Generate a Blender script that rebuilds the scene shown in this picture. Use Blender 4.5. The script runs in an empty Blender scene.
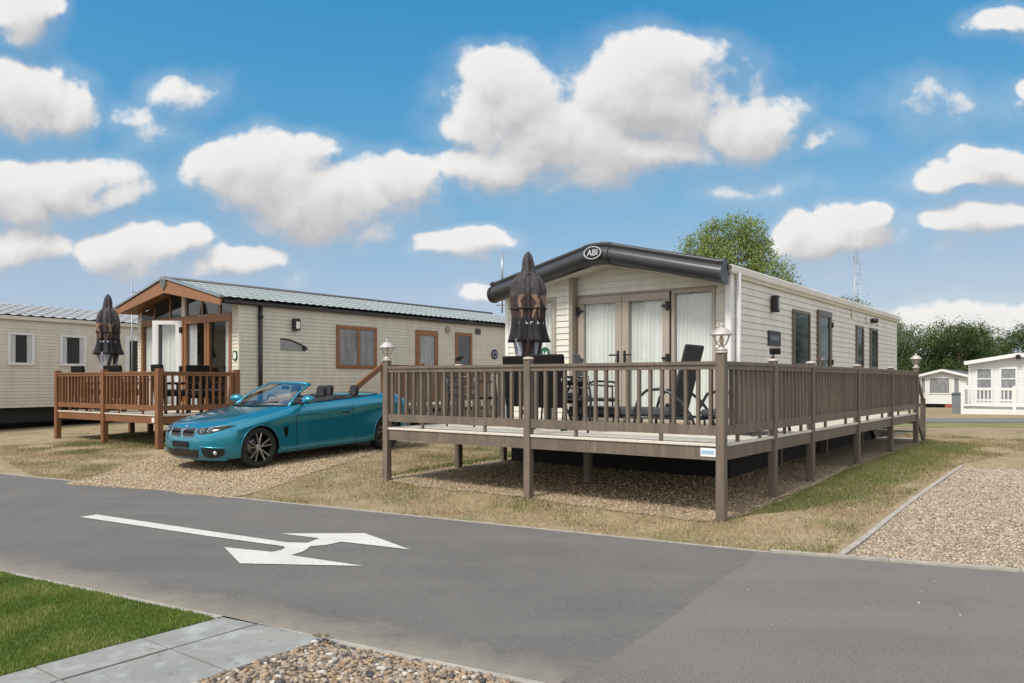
import bpy, bmesh, math, random
import numpy as np
from mathutils import Vector, Matrix
from mathutils.bvhtree import BVHTree

SC = bpy.context.scene
COL = SC.collection
R = math.radians
UX, UY = .6036, .7973            # the homes' long axis on the ground
ROT = math.atan2(-UX, UY)        # local x to the homes' right, local y to their rear
DECK_O = (2.198, 8.287)          # front right corner post of the taupe deck
PINE_O = (-6.97, 15.6)           # front right corner post of the brown deck

# ------------------------------------------------------------------ materials
MATS = {}
def mat(name, col, rough=.6, metal=0., var=0., scale=6., bump=0., bscale=60., coat=0., spec=.5, col2=None, stretch=None, detail=4., grime=0.):
    if name in MATS: return MATS[name]
    m = bpy.data.materials.new(name); m.use_nodes = True
    nt = m.node_tree; b = nt.nodes['Principled BSDF']
    b.inputs['Roughness'].default_value = rough
    b.inputs['Metallic'].default_value = metal
    b.inputs['Specular IOR Level'].default_value = spec
    b.inputs['Coat Weight'].default_value = coat
    b.inputs['Coat Roughness'].default_value = .04
    b.inputs['Base Color'].default_value = (*col, 1)
    if var or col2 or bump:
        tc = nt.nodes.new('ShaderNodeTexCoord'); mp = nt.nodes.new('ShaderNodeMapping')
        nt.links.new(tc.outputs['Object'], mp.inputs['Vector'])
        if stretch: mp.inputs['Scale'].default_value = stretch
    if var or col2:
        n = nt.nodes.new('ShaderNodeTexNoise'); n.inputs['Scale'].default_value = scale; n.inputs['Detail'].default_value = detail
        nt.links.new(mp.outputs[0], n.inputs['Vector'])
        cr = nt.nodes.new('ShaderNodeValToRGB'); e = cr.color_ramp.elements
        e[0].position = .3; e[1].position = .7
        c1 = tuple(c*(1-var) for c in col); c2 = tuple(min(1, c*(1+var)) for c in (col2 or col))
        e[0].color = (*c1, 1); e[1].color = (*c2, 1)
        nt.links.new(n.outputs['Fac'], cr.inputs[0]); nt.links.new(cr.outputs[0], b.inputs['Base Color'])
        rr = nt.nodes.new('ShaderNodeMapRange'); rr.inputs['To Min'].default_value = max(0, rough-.06); rr.inputs['To Max'].default_value = min(1, rough+.08)
        nt.links.new(n.outputs['Fac'], rr.inputs[0]); nt.links.new(rr.outputs[0], b.inputs['Roughness'])
    if grime:                                    # faint run marks and uneven weathering down the boards
        g1 = nt.nodes.new('ShaderNodeTexNoise'); g1.inputs['Scale'].default_value = 1.0; g1.inputs['Detail'].default_value = 6; g1.inputs['Roughness'].default_value = .65
        m2 = nt.nodes.new('ShaderNodeMapping'); m2.inputs['Scale'].default_value = (5, 5, .55); nt.links.new(tc.outputs['Object'], m2.inputs[0]); nt.links.new(m2.outputs[0], g1.inputs['Vector'])
        gr = nt.nodes.new('ShaderNodeMapRange'); gr.inputs['From Min'].default_value = .38; gr.inputs['From Max'].default_value = .68; gr.inputs['To Max'].default_value = grime; nt.links.new(g1.outputs['Fac'], gr.inputs[0])
        gm = nt.nodes.new('ShaderNodeMix'); gm.data_type = 'RGBA'; nt.links.new(gr.outputs[0], gm.inputs[0]); nt.links.new(cr.outputs[0], gm.inputs[6]); gm.inputs[7].default_value = (*(c*.45 for c in col), 1)
        nt.links.new(gm.outputs[2], b.inputs['Base Color'])
    if bump:
        n2 = nt.nodes.new('ShaderNodeTexNoise'); n2.inputs['Scale'].default_value = bscale; n2.inputs['Detail'].default_value = 3
        nt.links.new(mp.outputs[0], n2.inputs['Vector'])
        bp = nt.nodes.new('ShaderNodeBump'); bp.inputs['Strength'].default_value = bump; bp.inputs['Distance'].default_value = .01
        nt.links.new(n2.outputs['Fac'], bp.inputs['Height']); nt.links.new(bp.outputs[0], b.inputs['Normal'])
    MATS[name] = m
    return m

def tone_mat(name, stops, rough=.8, attr='tone', trans=0., spec=.3):
    """colour picked per stone / per leaf from a random attribute"""
    m = bpy.data.materials.new(name); m.use_nodes = True
    nt = m.node_tree; b = nt.nodes['Principled BSDF']
    a = nt.nodes.new('ShaderNodeAttribute'); a.attribute_name = attr
    cr = nt.nodes.new('ShaderNodeValToRGB')
    while len(cr.color_ramp.elements) < len(stops): cr.color_ramp.elements.new(.5)
    for e, (p, c) in zip(cr.color_ramp.elements, stops): e.position = p; e.color = (*c, 1)
    nt.links.new(a.outputs['Fac'], cr.inputs[0]); nt.links.new(cr.outputs[0], b.inputs['Base Color'])
    b.inputs['Roughness'].default_value = rough; b.inputs['Specular IOR Level'].default_value = spec
    if trans:
        t = nt.nodes.new('ShaderNodeBsdfTranslucent'); nt.links.new(cr.outputs[0], t.inputs['Color'])
        mx = nt.nodes.new('ShaderNodeMixShader'); mx.inputs[0].default_value = trans
        nt.links.new(b.outputs[0], mx.inputs[1]); nt.links.new(t.outputs[0], mx.inputs[2])
        nt.links.new(mx.outputs[0], nt.nodes['Material Output'].inputs['Surface'])
    MATS[name] = m
    return m

def glass_mat(name, tint=(.9, .95, .93), refl=1.0, rough=.01, base=.04):
    m = bpy.data.materials.new(name); m.use_nodes = True
    nt = m.node_tree; nt.nodes.remove(nt.nodes['Principled BSDF'])
    t = nt.nodes.new('ShaderNodeBsdfTransparent'); t.inputs[0].default_value = (*tint, 1)
    g = nt.nodes.new('ShaderNodeBsdfGlossy'); g.inputs['Roughness'].default_value = rough; g.inputs['Color'].default_value = (refl, refl, refl, 1)
    # thin-pane reflectance, the same from either face
    lw = nt.nodes.new('ShaderNodeLayerWeight'); lw.inputs['Blend'].default_value = .5
    f = nt.nodes.new('ShaderNodeMath'); f.operation = 'POWER'; f.inputs[1].default_value = 5; nt.links.new(lw.outputs['Facing'], f.inputs[0])
    ad = nt.nodes.new('ShaderNodeMath'); ad.operation = 'MULTIPLY_ADD'; ad.inputs[1].default_value = .9; ad.inputs[2].default_value = base+.06; ad.use_clamp = True
    nt.links.new(f.outputs[0], ad.inputs[0])
    mx = nt.nodes.new('ShaderNodeMixShader')
    nt.links.new(ad.outputs[0], mx.inputs[0]); nt.links.new(t.outputs[0], mx.inputs[1]); nt.links.new(g.outputs[0], mx.inputs[2])
    nt.links.new(mx.outputs[0], nt.nodes['Material Output'].inputs['Surface'])
    MATS[name] = m
    return m

# ------------------------------------------------------------------ terrain
NX, NY = .4867, .8735            # across the road
def gz(x, y):
    d = np.asarray(x, float)*NX + np.asarray(y, float)*NY
    lf = np.clip(-np.asarray(x, float)/3, 0, 1)            # the left plots stand a little higher
    z = (.2+.1*lf*lf*(3-2*lf))*(1-np.exp(-np.maximum(0, d-7.75)/3.6))
    w = np.clip((np.asarray(x, float)-8)/8, 0, 1)          # the far plots on the right lie lower
    z = z-.75*np.clip((np.asarray(y, float)-24)/40, 0, 1)*w*w*(3-2*w)
    return z
def gzf(x, y): return float(gz(x, y))

# ------------------------------------------------------------------ mesh builder
class MB:
    def __init__(s): s.bm = bmesh.new()
    def box(s, c, d, rz=0, rx=0, ry=0, bevel=0.):
        M = Matrix.Translation(c) @ Matrix.Rotation(rz, 4, 'Z') @ Matrix.Rotation(ry, 4, 'Y') @ Matrix.Rotation(rx, 4, 'X') @ Matrix.Diagonal((d[0], d[1], d[2], 1))
        g = bmesh.ops.create_cube(s.bm, size=1, matrix=M)
        if bevel:
            es = {e for v in g['verts'] for e in v.link_edges}
            bmesh.ops.bevel(s.bm, geom=list(es), offset=bevel, segments=1, affect='EDGES', profile=.5)
        return s
    def span(s, x0, x1, y0, y1, z0, z1, bevel=0.):
        return s.box(((x0+x1)/2, (y0+y1)/2, (z0+z1)/2), (abs(x1-x0), abs(y1-y0), abs(z1-z0)), bevel=bevel)
    def beam(s, p0, p1, w, h, roll=0.):
        p0, p1 = Vector(p0), Vector(p1); d = p1-p0; L = d.length
        q = d.to_track_quat('X', 'Z').to_matrix().to_4x4()
        M = Matrix.Translation((p0+p1)/2) @ q @ Matrix.Rotation(roll, 4, 'X') @ Matrix.Diagonal((L, w, h, 1))
        bmesh.ops.create_cube(s.bm, size=1, matrix=M); return s
    def tube(s, pts, r, n=8, closed=False, cap=True):
        pts = [Vector(p) for p in pts]; rings = []
        N = len(pts); rr = r if hasattr(r, '__len__') else [r]*N
        ref = None
        for i, p in enumerate(pts):
            a = pts[i-1] if (i > 0 or closed) else p
            b = pts[(i+1) % N] if (i < N-1 or closed) else p
            t = (b-a)
            t = t.normalized() if t.length > 1e-9 else Vector((0, 0, 1))
            if ref is None: ref = Vector((0, 0, 1)) if abs(t.z) < .9 else Vector((1, 0, 0))
            u = t.cross(ref)
            if u.length < 1e-6: u = t.cross(Vector((.3, 1, .2)))
            u.normalize(); v = u.cross(t).normalized(); ref = v if abs(t.dot(v)) < .9 else ref
            rings.append([s.bm.verts.new(p+u*math.cos(k*2*math.pi/n)*rr[i]+v*math.sin(k*2*math.pi/n)*rr[i]) for k in range(n)])
        for i in range(N if closed else N-1):
            A, B = rings[i], rings[(i+1) % N]
            for k in range(n): s.bm.faces.new((A[k], A[(k+1) % n], B[(k+1) % n], B[k])).smooth = True
        if cap and not closed:
            s.bm.faces.new(rings[0][::-1]); s.bm.faces.new(rings[-1])
        return s
    def lathe(s, prof, c=(0, 0, 0), n=16, axis='Z', rfun=None, cap=True):
        """prof: list of (r, h)"""
        rings = []
        for (r, h) in prof:
            ring = []
            for k in range(n):
                a = k*2*math.pi/n; q = r*(rfun(a, h) if rfun else 1)
                p = (q*math.cos(a), q*math.sin(a), h)
                if axis == 'X': p = (h, p[0], p[1])
                if axis == 'Y': p = (p[0], h, p[1])
                ring.append(s.bm.verts.new((c[0]+p[0], c[1]+p[1], c[2]+p[2])))
            rings.append(ring)
        for A, B in zip(rings, rings[1:]):
            for k in range(n): s.bm.faces.new((A[k], A[(k+1) % n], B[(k+1) % n], B[k])).smooth = True
        if cap:
            s.bm.faces.new(rings[0][::-1]); s.bm.faces.new(rings[-1])
        return s
    def prism(s, poly, z0, z1, f=lambda a, b, h: (a, b, h)):
        """outline (a, b) extruded from h=z0 to h=z1; f places (a, b, h)"""
        A = [s.bm.verts.new(f(a, b, z0)) for a, b in poly]; B = [s.bm.verts.new(f(a, b, z1)) for a, b in poly]
        n = len(poly); s.bm.faces.new(A[::-1]); s.bm.faces.new(B)
        for i in range(n): s.bm.faces.new((A[i], A[(i+1) % n], B[(i+1) % n], B[i]))
        return s
    def quad(s, *p): s.bm.faces.new([s.bm.verts.new(q) for q in p]); return s
    def grid(s, P, smooth=True):
        V = [[s.bm.verts.new(p) for p in row] for row in P]
        for i in range(len(V)-1):
            for j in range(len(V[0])-1):
                s.bm.faces.new((V[i][j], V[i][j+1], V[i+1][j+1], V[i+1][j])).smooth = smooth
        return s
    def ball(s, c, r, sz=1., n=12):
        g = bmesh.ops.create_uvsphere(s.bm, u_segments=n, v_segments=max(6, n*2//3), radius=r, matrix=Matrix.Translation(c) @ Matrix.Diagonal((1, 1, sz, 1)))
        for v in g['verts']:
            for f in v.link_faces: f.smooth = True
        return s
    def build(s, name, m, parent=None, recalc=True):
        if recalc: bmesh.ops.recalc_face_normals(s.bm, faces=s.bm.faces)
        me = bpy.data.meshes.new(name); s.bm.to_mesh(me); s.bm.free()
        me.materials.append(m)
        o = bpy.data.objects.new(name, me); COL.objects.link(o)
        if parent: o.parent = parent
        return o

def thing(name, label, cat, loc=(0, 0, 0), rz=0, group=None):
    o = bpy.data.objects.new(name, None); COL.objects.link(o)
    o.location = loc; o.rotation_euler = (0, 0, rz); o['label'] = label; o['category'] = cat
    if group: o['group'] = group
    o.empty_display_size = .2
    return o
def tag(o, label, cat, group=None):
    o['label'] = label; o['category'] = cat
    if group: o['group'] = group
    return o
def struct(o): o['kind'] = 'structure'; return o
def kids(o): return [c for c in bpy.data.objects if c.parent == o]
def dup(root, loc, rz, label, group=None):
    def cp(o, par):
        c = o.copy(); COL.objects.link(c); c.parent = par
        for k in kids(o): cp(k, c)
        return c
    r = cp(root, None); r.location = loc; r.rotation_euler = (0, 0, rz); r['label'] = label
    if group: r['group'] = group
    return r

def np_mesh(name, verts, faces_idx, nper, m, tone=None, smooth=False):
    """big meshes straight from arrays; every face has nper corners"""
    me = bpy.data.meshes.new(name)
    nv, nf = len(verts), len(faces_idx)
    me.vertices.add(nv); me.vertices.foreach_set('co', np.asarray(verts, np.float32).ravel())
    me.loops.add(nf*nper); me.loops.foreach_set('vertex_index', np.asarray(faces_idx, np.int32).ravel())
    me.polygons.add(nf); me.polygons.foreach_set('loop_start', np.arange(0, nf*nper, nper, dtype=np.int32))
    me.polygons.foreach_set('use_smooth', np.full(nf, smooth))
    if tone is not None:
        a = me.attributes.new('tone', 'FLOAT', 'POINT'); a.data.foreach_set('value', np.asarray(tone, np.float32))
    me.update(calc_edges=True); me.materials.append(m)
    o = bpy.data.objects.new(name, me); COL.objects.link(o)
    return o

def text_obj(name, txt, size, m, parent, loc, rot, ext=.002, bold=0.):
    cu = bpy.data.curves.new(name, 'FONT'); cu.body = txt; cu.size = size; cu.extrude = ext; cu.align_x = 'CENTER'; cu.align_y = 'CENTER'
    cu.offset = bold
    t = bpy.data.objects.new(name+'_src', cu); COL.objects.link(t)
    bpy.context.view_layer.update()
    dg = bpy.context.evaluated_depsgraph_get()
    me = bpy.data.meshes.new_from_object(t.evaluated_get(dg))
    bpy.data.objects.remove(t); bpy.data.curves.remove(cu)
    me.materials.clear(); me.materials.append(m)
    o = bpy.data.objects.new(name, me); COL.objects.link(o)
    o.parent = parent; o.location = loc; o.rotation_euler = rot
    return o

def inpoly(px, py, poly):
    ins = np.zeros(len(px), bool); n = len(poly); j = n-1
    for i in range(n):
        xi, yi = poly[i]; xj, yj = poly[j]
        c = ((yi > py) != (yj > py)) & (px < (xj-xi)*(py-yi)/((yj-yi) or 1e-9)+xi)
        ins ^= c; j = i
    return ins
def jag(poly, step, amp, seed=0, skip=()):
    """densify an outline and roughen the edges that are not in skip"""
    rnd = random.Random(seed); out = []; n = len(poly)
    for i in range(n):
        a, b = Vector(poly[i]), Vector(poly[(i+1) % n]); d = b-a
        k = max(1, int(d.length/step)); nn = Vector((-d.y, d.x)).normalized()
        for q in range(k):
            p = a+d*q/k
            if i not in skip and q > 0: p = p+nn*rnd.uniform(-amp, amp)+d.normalized()*rnd.uniform(-.3, .3)*d.length/k
            out.append((p.x, p.y))
    return out
def sheet(name, poly, off, m, step=.5, flat=None):
    bm = bmesh.new(); f = bm.faces.new([bm.verts.new((x, y, 0)) for x, y in poly])
    xs = [p[0] for p in poly]; ys = [p[1] for p in poly]
    for ax, lo, hi in ((0, min(xs), max(xs)), (1, min(ys), max(ys))):
        lo = max(lo, -14); hi = min(hi, 44 if ax == 0 else 64)
        v = math.ceil(lo/step)*step
        while v < hi:
            co = [0, 0, 0]; no = [0, 0, 0]; co[ax] = v; no[ax] = 1
            bmesh.ops.bisect_plane(bm, geom=bm.verts[:]+bm.edges[:]+bm.faces[:], plane_co=co, plane_no=no); v += step
    bmesh.ops.triangulate(bm, faces=bm.faces[:])
    for v in bm.verts: v.co.z = (gzf(v.co.x, v.co.y) if flat is None else flat)+off
    for f in bm.faces:
        f.normal_update()
        if f.normal.z < 0: f.normal_flip()
    me = bpy.data.meshes.new(name); bm.to_mesh(me); bm.free(); me.materials.append(m)
    o = bpy.data.objects.new(name, me); COL.objects.link(o); return o
def strip(name, pts, w, h, off, m):
    """a low kerb following a polyline on the ground"""
    mb = MB()
    for (a, b) in zip(pts, pts[1:]):
        n = max(1, int(math.dist(a, b)/.9))
        for i in range(n):
            p = [a[k]+(b[k]-a[k])*i/n for k in (0, 1)]; q = [a[k]+(b[k]-a[k])*((i+1)/n-.006/math.dist(a, b)) for k in (0, 1)]
            mb.beam((*p, gzf(*p)+off+h/2-.05), (*q, gzf(*q)+off+h/2-.05), w, h+.1)
    return mb.build(name, m)
# ------------------------------------------------------------------ sun, sky, camera
EXPO = .50
SKY_FIT = ((1.70, 2.1, .835, 1.3), (.671, .755, .605, .53), (.718, .387, .715, .02))
SUN_H = Vector((-UX-UY*.12, -UY+UX*.12)).normalized(); EL = R(54)
S = Vector((SUN_H.x*math.cos(EL), SUN_H.y*math.cos(EL), math.sin(EL)))
ld = bpy.data.lights.new('sun', 'SUN'); ld.energy = 2.8; ld.angle = R(14); ld.color = (1, .945, .86)
lo = bpy.data.objects.new('sun', ld); COL.objects.link(lo); lo.rotation_euler = S.to_track_quat('Z', 'Y').to_euler()

W = bpy.data.worlds.new('World'); SC.world = W; W.use_nodes = True
nt = W.node_tree; N = nt.nodes; LK = nt.links; N.clear()
def nd(t, **k):
    n = N.new(t)
    for a, b in k.items(): setattr(n, a, b)
    return n
def cloud_group():
    g = bpy.data.node_groups.new('cloud_field', 'ShaderNodeTree')
    g.interface.new_socket('Dir', in_out='INPUT', socket_type='NodeSocketVector')
    g.interface.new_socket('Density', in_out='OUTPUT', socket_type='NodeSocketFloat')
    n, l = g.nodes, g.links
    gi, go = n.new('NodeGroupInput'), n.new('NodeGroupOutput')
    def m(op, a, b=None, clamp=False):
        q = n.new('ShaderNodeMath'); q.operation = op; q.use_clamp = clamp
        for i, v in enumerate((a, b)):
            if v is None: continue
            if isinstance(v, (int, float)): q.inputs[i].default_value = v
            else: l.new(v, q.inputs[i])
        return q.outputs[0]
    sp = n.new('ShaderNodeSeparateXYZ'); l.new(gi.outputs[0], sp.inputs[0])
    yy = m('MAXIMUM', sp.outputs[1], .05)
    a = m('DIVIDE', sp.outputs[0], yy); b = m('DIVIDE', sp.outputs[2], yy)
    # billows break the outline of every cloud
    cv = n.new('ShaderNodeCombineXYZ'); l.new(a, cv.inputs[0]); l.new(b, cv.inputs[1])
    nz = n.new('ShaderNodeTexNoise'); nz.inputs['Scale'].default_value = 9; nz.inputs['Detail'].default_value = 7; nz.inputs['Roughness'].default_value = .58
    l.new(cv.outputs[0], nz.inputs['Vector'])
    nw = n.new('ShaderNodeTexNoise'); nw.inputs['Scale'].default_value = 6; nw.inputs['Detail'].default_value = 4
    l.new(cv.outputs[0], nw.inputs['Vector'])
    wv = n.new('ShaderNodeVectorMath'); wv.operation = 'MULTIPLY_ADD'; l.new(nw.outputs['Color'], wv.inputs[0]); wv.inputs[1].default_value = (.135, .09, 0); wv.inputs[2].default_value = (-.0675, -.045, 0)
    w2 = n.new('ShaderNodeVectorMath'); w2.operation = 'ADD'; l.new(cv.outputs[0], w2.inputs[0]); l.new(wv.outputs[0], w2.inputs[1])
    blobs = [(505,112,68,52,1),(655,92,98,62,1.1),(742,128,62,42,1),(565,140,100,52,1),(495,168,66,30,1),(640,150,120,26,.9),(690,60,60,34,.9),
             (265,182,72,48,1),(320,205,80,40,1),(385,190,55,34,.8),(300,150,40,20,.7),(345,225,60,20,.6),
             (22,18,36,32,.9),(18,100,66,44,1),(62,110,36,30,.9),(58,180,84,30,1),(8,195,66,34,1),(110,195,44,16,.7),
             (138,250,62,26,.9),(172,244,32,16,.8),(215,262,80,12,.55),(265,258,30,12,.6),(20,246,54,28,.9),
             (190,92,28,20,.30),(172,135,30,18,.22),(140,112,26,8,.12),(455,250,50,17,.85),(428,243,24,10,.7),(370,238,24,16,.6),(478,291,20,10,.6),(300,278,18,9,.5),
             (830,242,66,22,.95),(855,228,32,20,.8),(800,230,30,20,.8),(955,184,62,16,.75),(990,166,38,18,.75),(1012,176,30,16,.7),
             (975,223,60,16,.75),(960,110,56,20,.25),(1003,24,34,18,.6),(825,142,22,11,.25),(740,186,56,14,.3),(950,247,16,8,.4),(1018,88,16,12,.5),
             (985,326,120,24,.7),(880,335,80,14,.4),(400,205,40,30,.5),(165,265,70,14,.5)]
    cur = None
    for (x, y, rx, ry, s) in blobs:
        v = n.new('ShaderNodeVectorMath'); v.operation = 'SUBTRACT'; l.new(w2.outputs[0], v.inputs[0]); v.inputs[1].default_value = ((x-512)/790, (381-y)/790, 0)
        k = n.new('ShaderNodeVectorMath'); k.operation = 'MULTIPLY'; l.new(v.outputs[0], k.inputs[0]); k.inputs[1].default_value = (790/rx, 790/ry, 0)
        d = n.new('ShaderNodeVectorMath'); d.operation = 'DOT_PRODUCT'; l.new(k.outputs[0], d.inputs[0]); l.new(k.outputs[0], d.inputs[1])
        e = m('SUBTRACT', s, m('MULTIPLY', d.outputs['Value'], .75*s))
        if cur is None: cur = e
        else:
            q = n.new('ShaderNodeMath'); q.operation = 'SMOOTH_MAX'; q.inputs[2].default_value = .18; l.new(cur, q.inputs[0]); l.new(e, q.inputs[1]); cur = q.outputs[0]
    cur = m('MAXIMUM', cur, -1.5)
    front = m('ADD', cur, m('MULTIPLY', m('SUBTRACT', nz.outputs['Fac'], .5), 2.2))
    # the sky behind and beside the view: broken cumulus
    bn = n.new('ShaderNodeTexNoise'); bn.inputs['Scale'].default_value = 2.6; bn.inputs['Detail'].default_value = 7
    l.new(gi.outputs[0], bn.inputs['Vector'])
    back = m('MULTIPLY', m('SUBTRACT', bn.outputs['Fac'], .37), 5.)
    mr = n.new('ShaderNodeMapRange'); mr.inputs['From Min'].default_value = .42; mr.inputs['From Max'].default_value = .6; l.new(sp.outputs[1], mr.inputs[0])
    mx = n.new('ShaderNodeMix'); l.new(mr.outputs[0], mx.inputs[0]); l.new(back, mx.inputs[2]); l.new(front, mx.inputs[3])
    l.new(mx.outputs[0], go.inputs[0])
    g.interface.new_socket('Body', in_out='OUTPUT', socket_type='NodeSocketFloat')
    l.new(m('ADD', cur, m('MULTIPLY', m('SUBTRACT', nz.outputs['Fac'], .5), 1.25)), go.inputs[1])
    return g
CG = cloud_group()
tc = nd('ShaderNodeTexCoord')
sky = nd('ShaderNodeTexSky', sky_type='NISHITA', sun_disc=False, sun_elevation=EL, sun_rotation=math.atan2(S.x, S.y), altitude=0, air_density=1.0, dust_density=.6, ozone_density=2.2)
# a touch deeper overhead and milkier low down, as that day's air was
K0 = .165
vs_ = nd('ShaderNodeVectorMath', operation='SCALE'); vs_.inputs['Scale'].default_value = K0; LK.new(sky.outputs[0], vs_.inputs[0])
sx = nd('ShaderNodeSeparateXYZ'); LK.new(vs_.outputs[0], sx.inputs[0]); cx = nd('ShaderNodeCombineXYZ')
chan = []
for i, F_ in enumerate(SKY_FIT):
    mn = nd('ShaderNodeMath', operation='MINIMUM'); chan.append(mn)
    for k in (0, 1):
        p_ = nd('ShaderNodeMath', operation='POWER'); p_.inputs[1].default_value = F_[2*k+1]; LK.new(sx.outputs[i], p_.inputs[0])
        q_ = nd('ShaderNodeMath', operation='MULTIPLY'); q_.inputs[1].default_value = F_[2*k]; LK.new(p_.outputs[0], q_.inputs[0]); LK.new(q_.outputs[0], mn.inputs[k])
g8 = nd('ShaderNodeMath', operation='MULTIPLY'); g8.inputs[1].default_value = .79; LK.new(chan[1].outputs[0], g8.inputs[0])
rm = nd('ShaderNodeMath', operation='MINIMUM'); LK.new(chan[0].outputs[0], rm.inputs[0]); LK.new(g8.outputs[0], rm.inputs[1])
LK.new(rm.outputs[0], cx.inputs[0]); LK.new(chan[1].outputs[0], cx.inputs[1]); LK.new(chan[2].outputs[0], cx.inputs[2])
bgs = nd('ShaderNodeBackground'); bgs.inputs[1].default_value = 2**-EXPO
LK.new(cx.outputs[0], bgs.inputs[0])
c1 = nd('ShaderNodeGroup'); c1.node_tree = CG; LK.new(tc.outputs['Generated'], c1.inputs[0])
off = nd('ShaderNodeVectorMath', operation='ADD'); off.inputs[1].default_value = (-.008, 0, .020); LK.new(tc.outputs['Generated'], off.inputs[0])
c2 = nd('ShaderNodeGroup'); c2.node_tree = CG; LK.new(off.outputs[0], c2.inputs[0])
sh = nd('ShaderNodeMapRange', interpolation_type='SMOOTHSTEP'); sh.inputs['From Min'].default_value = -.42; sh.inputs['From Max'].default_value = .48
df = nd('ShaderNodeMath', operation='SUBTRACT'); LK.new(c2.outputs[1], df.inputs[0]); LK.new(c1.outputs[1], df.inputs[1]); LK.new(df.outputs[0], sh.inputs[0])
# crisp crowns, soft undersides
wd = nd('ShaderNodeMapRange'); wd.inputs['To Min'].default_value = .34; wd.inputs['To Max'].default_value = 1.1; LK.new(sh.outputs[0], wd.inputs[0])
al = nd('ShaderNodeMapRange', interpolation_type='SMOOTHSTEP'); al.inputs['From Min'].default_value = -.05; al.inputs['To Max'].default_value = .97
LK.new(c1.outputs[0], al.inputs[0]); LK.new(wd.outputs[0], al.inputs['From Max'])
vl = nd('ShaderNodeMapRange', interpolation_type='SMOOTHSTEP'); vl.inputs['From Min'].default_value = -.75; vl.inputs['From Max'].default_value = .4; vl.inputs['To Max'].default_value = .20; LK.new(c1.outputs[0], vl.inputs[0])
am = nd('ShaderNodeMath', operation='MAXIMUM'); LK.new(al.outputs[0], am.inputs[0]); LK.new(vl.outputs[0], am.inputs[1])   # thin veils round the cloud bodies
pf = nd('ShaderNodeMath', operation='MULTIPLY_ADD'); pf.inputs[1].default_value = .20; LK.new(c1.outputs[0], pf.inputs[0]); LK.new(sh.outputs[0], pf.inputs[2])
cc = nd('ShaderNodeMix', data_type='RGBA', clamp_factor=True); cc.inputs[6].default_value = (.93, .915, .89, 1); cc.inputs[7].default_value = (.53, .52, .53, 1)
LK.new(pf.outputs[0], cc.inputs[0])
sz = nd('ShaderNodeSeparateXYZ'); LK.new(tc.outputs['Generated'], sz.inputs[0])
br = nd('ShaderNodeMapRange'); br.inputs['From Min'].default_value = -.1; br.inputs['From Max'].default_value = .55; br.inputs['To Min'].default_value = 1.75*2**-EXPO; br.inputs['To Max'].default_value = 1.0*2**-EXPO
LK.new(sz.outputs[1], br.inputs[0])             # unseen clouds on the sun's side boosted to lift shaded fronts
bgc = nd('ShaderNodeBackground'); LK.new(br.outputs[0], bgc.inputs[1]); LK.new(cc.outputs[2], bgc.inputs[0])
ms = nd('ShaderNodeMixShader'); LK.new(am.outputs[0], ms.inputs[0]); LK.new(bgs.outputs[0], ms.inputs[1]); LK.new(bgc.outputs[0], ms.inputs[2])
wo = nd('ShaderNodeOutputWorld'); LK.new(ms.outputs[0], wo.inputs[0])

SC.view_settings.view_transform = 'Standard'; SC.view_settings.look = 'None'; SC.view_settings.exposure = EXPO; SC.view_settings.gamma = 1
cd = bpy.data.cameras.new('camera'); co = bpy.data.objects.new('camera', cd); COL.objects.link(co)
co.location = (0, 0, 1.5); co.rotation_euler = (R(90), 0, 0)
cd.sensor_width = 36; cd.lens = 36*790/1024; cd.shift_y = (381-341.5)/1024; cd.clip_end = 3000; cd.clip_start = .05
SC.camera = co

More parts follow.
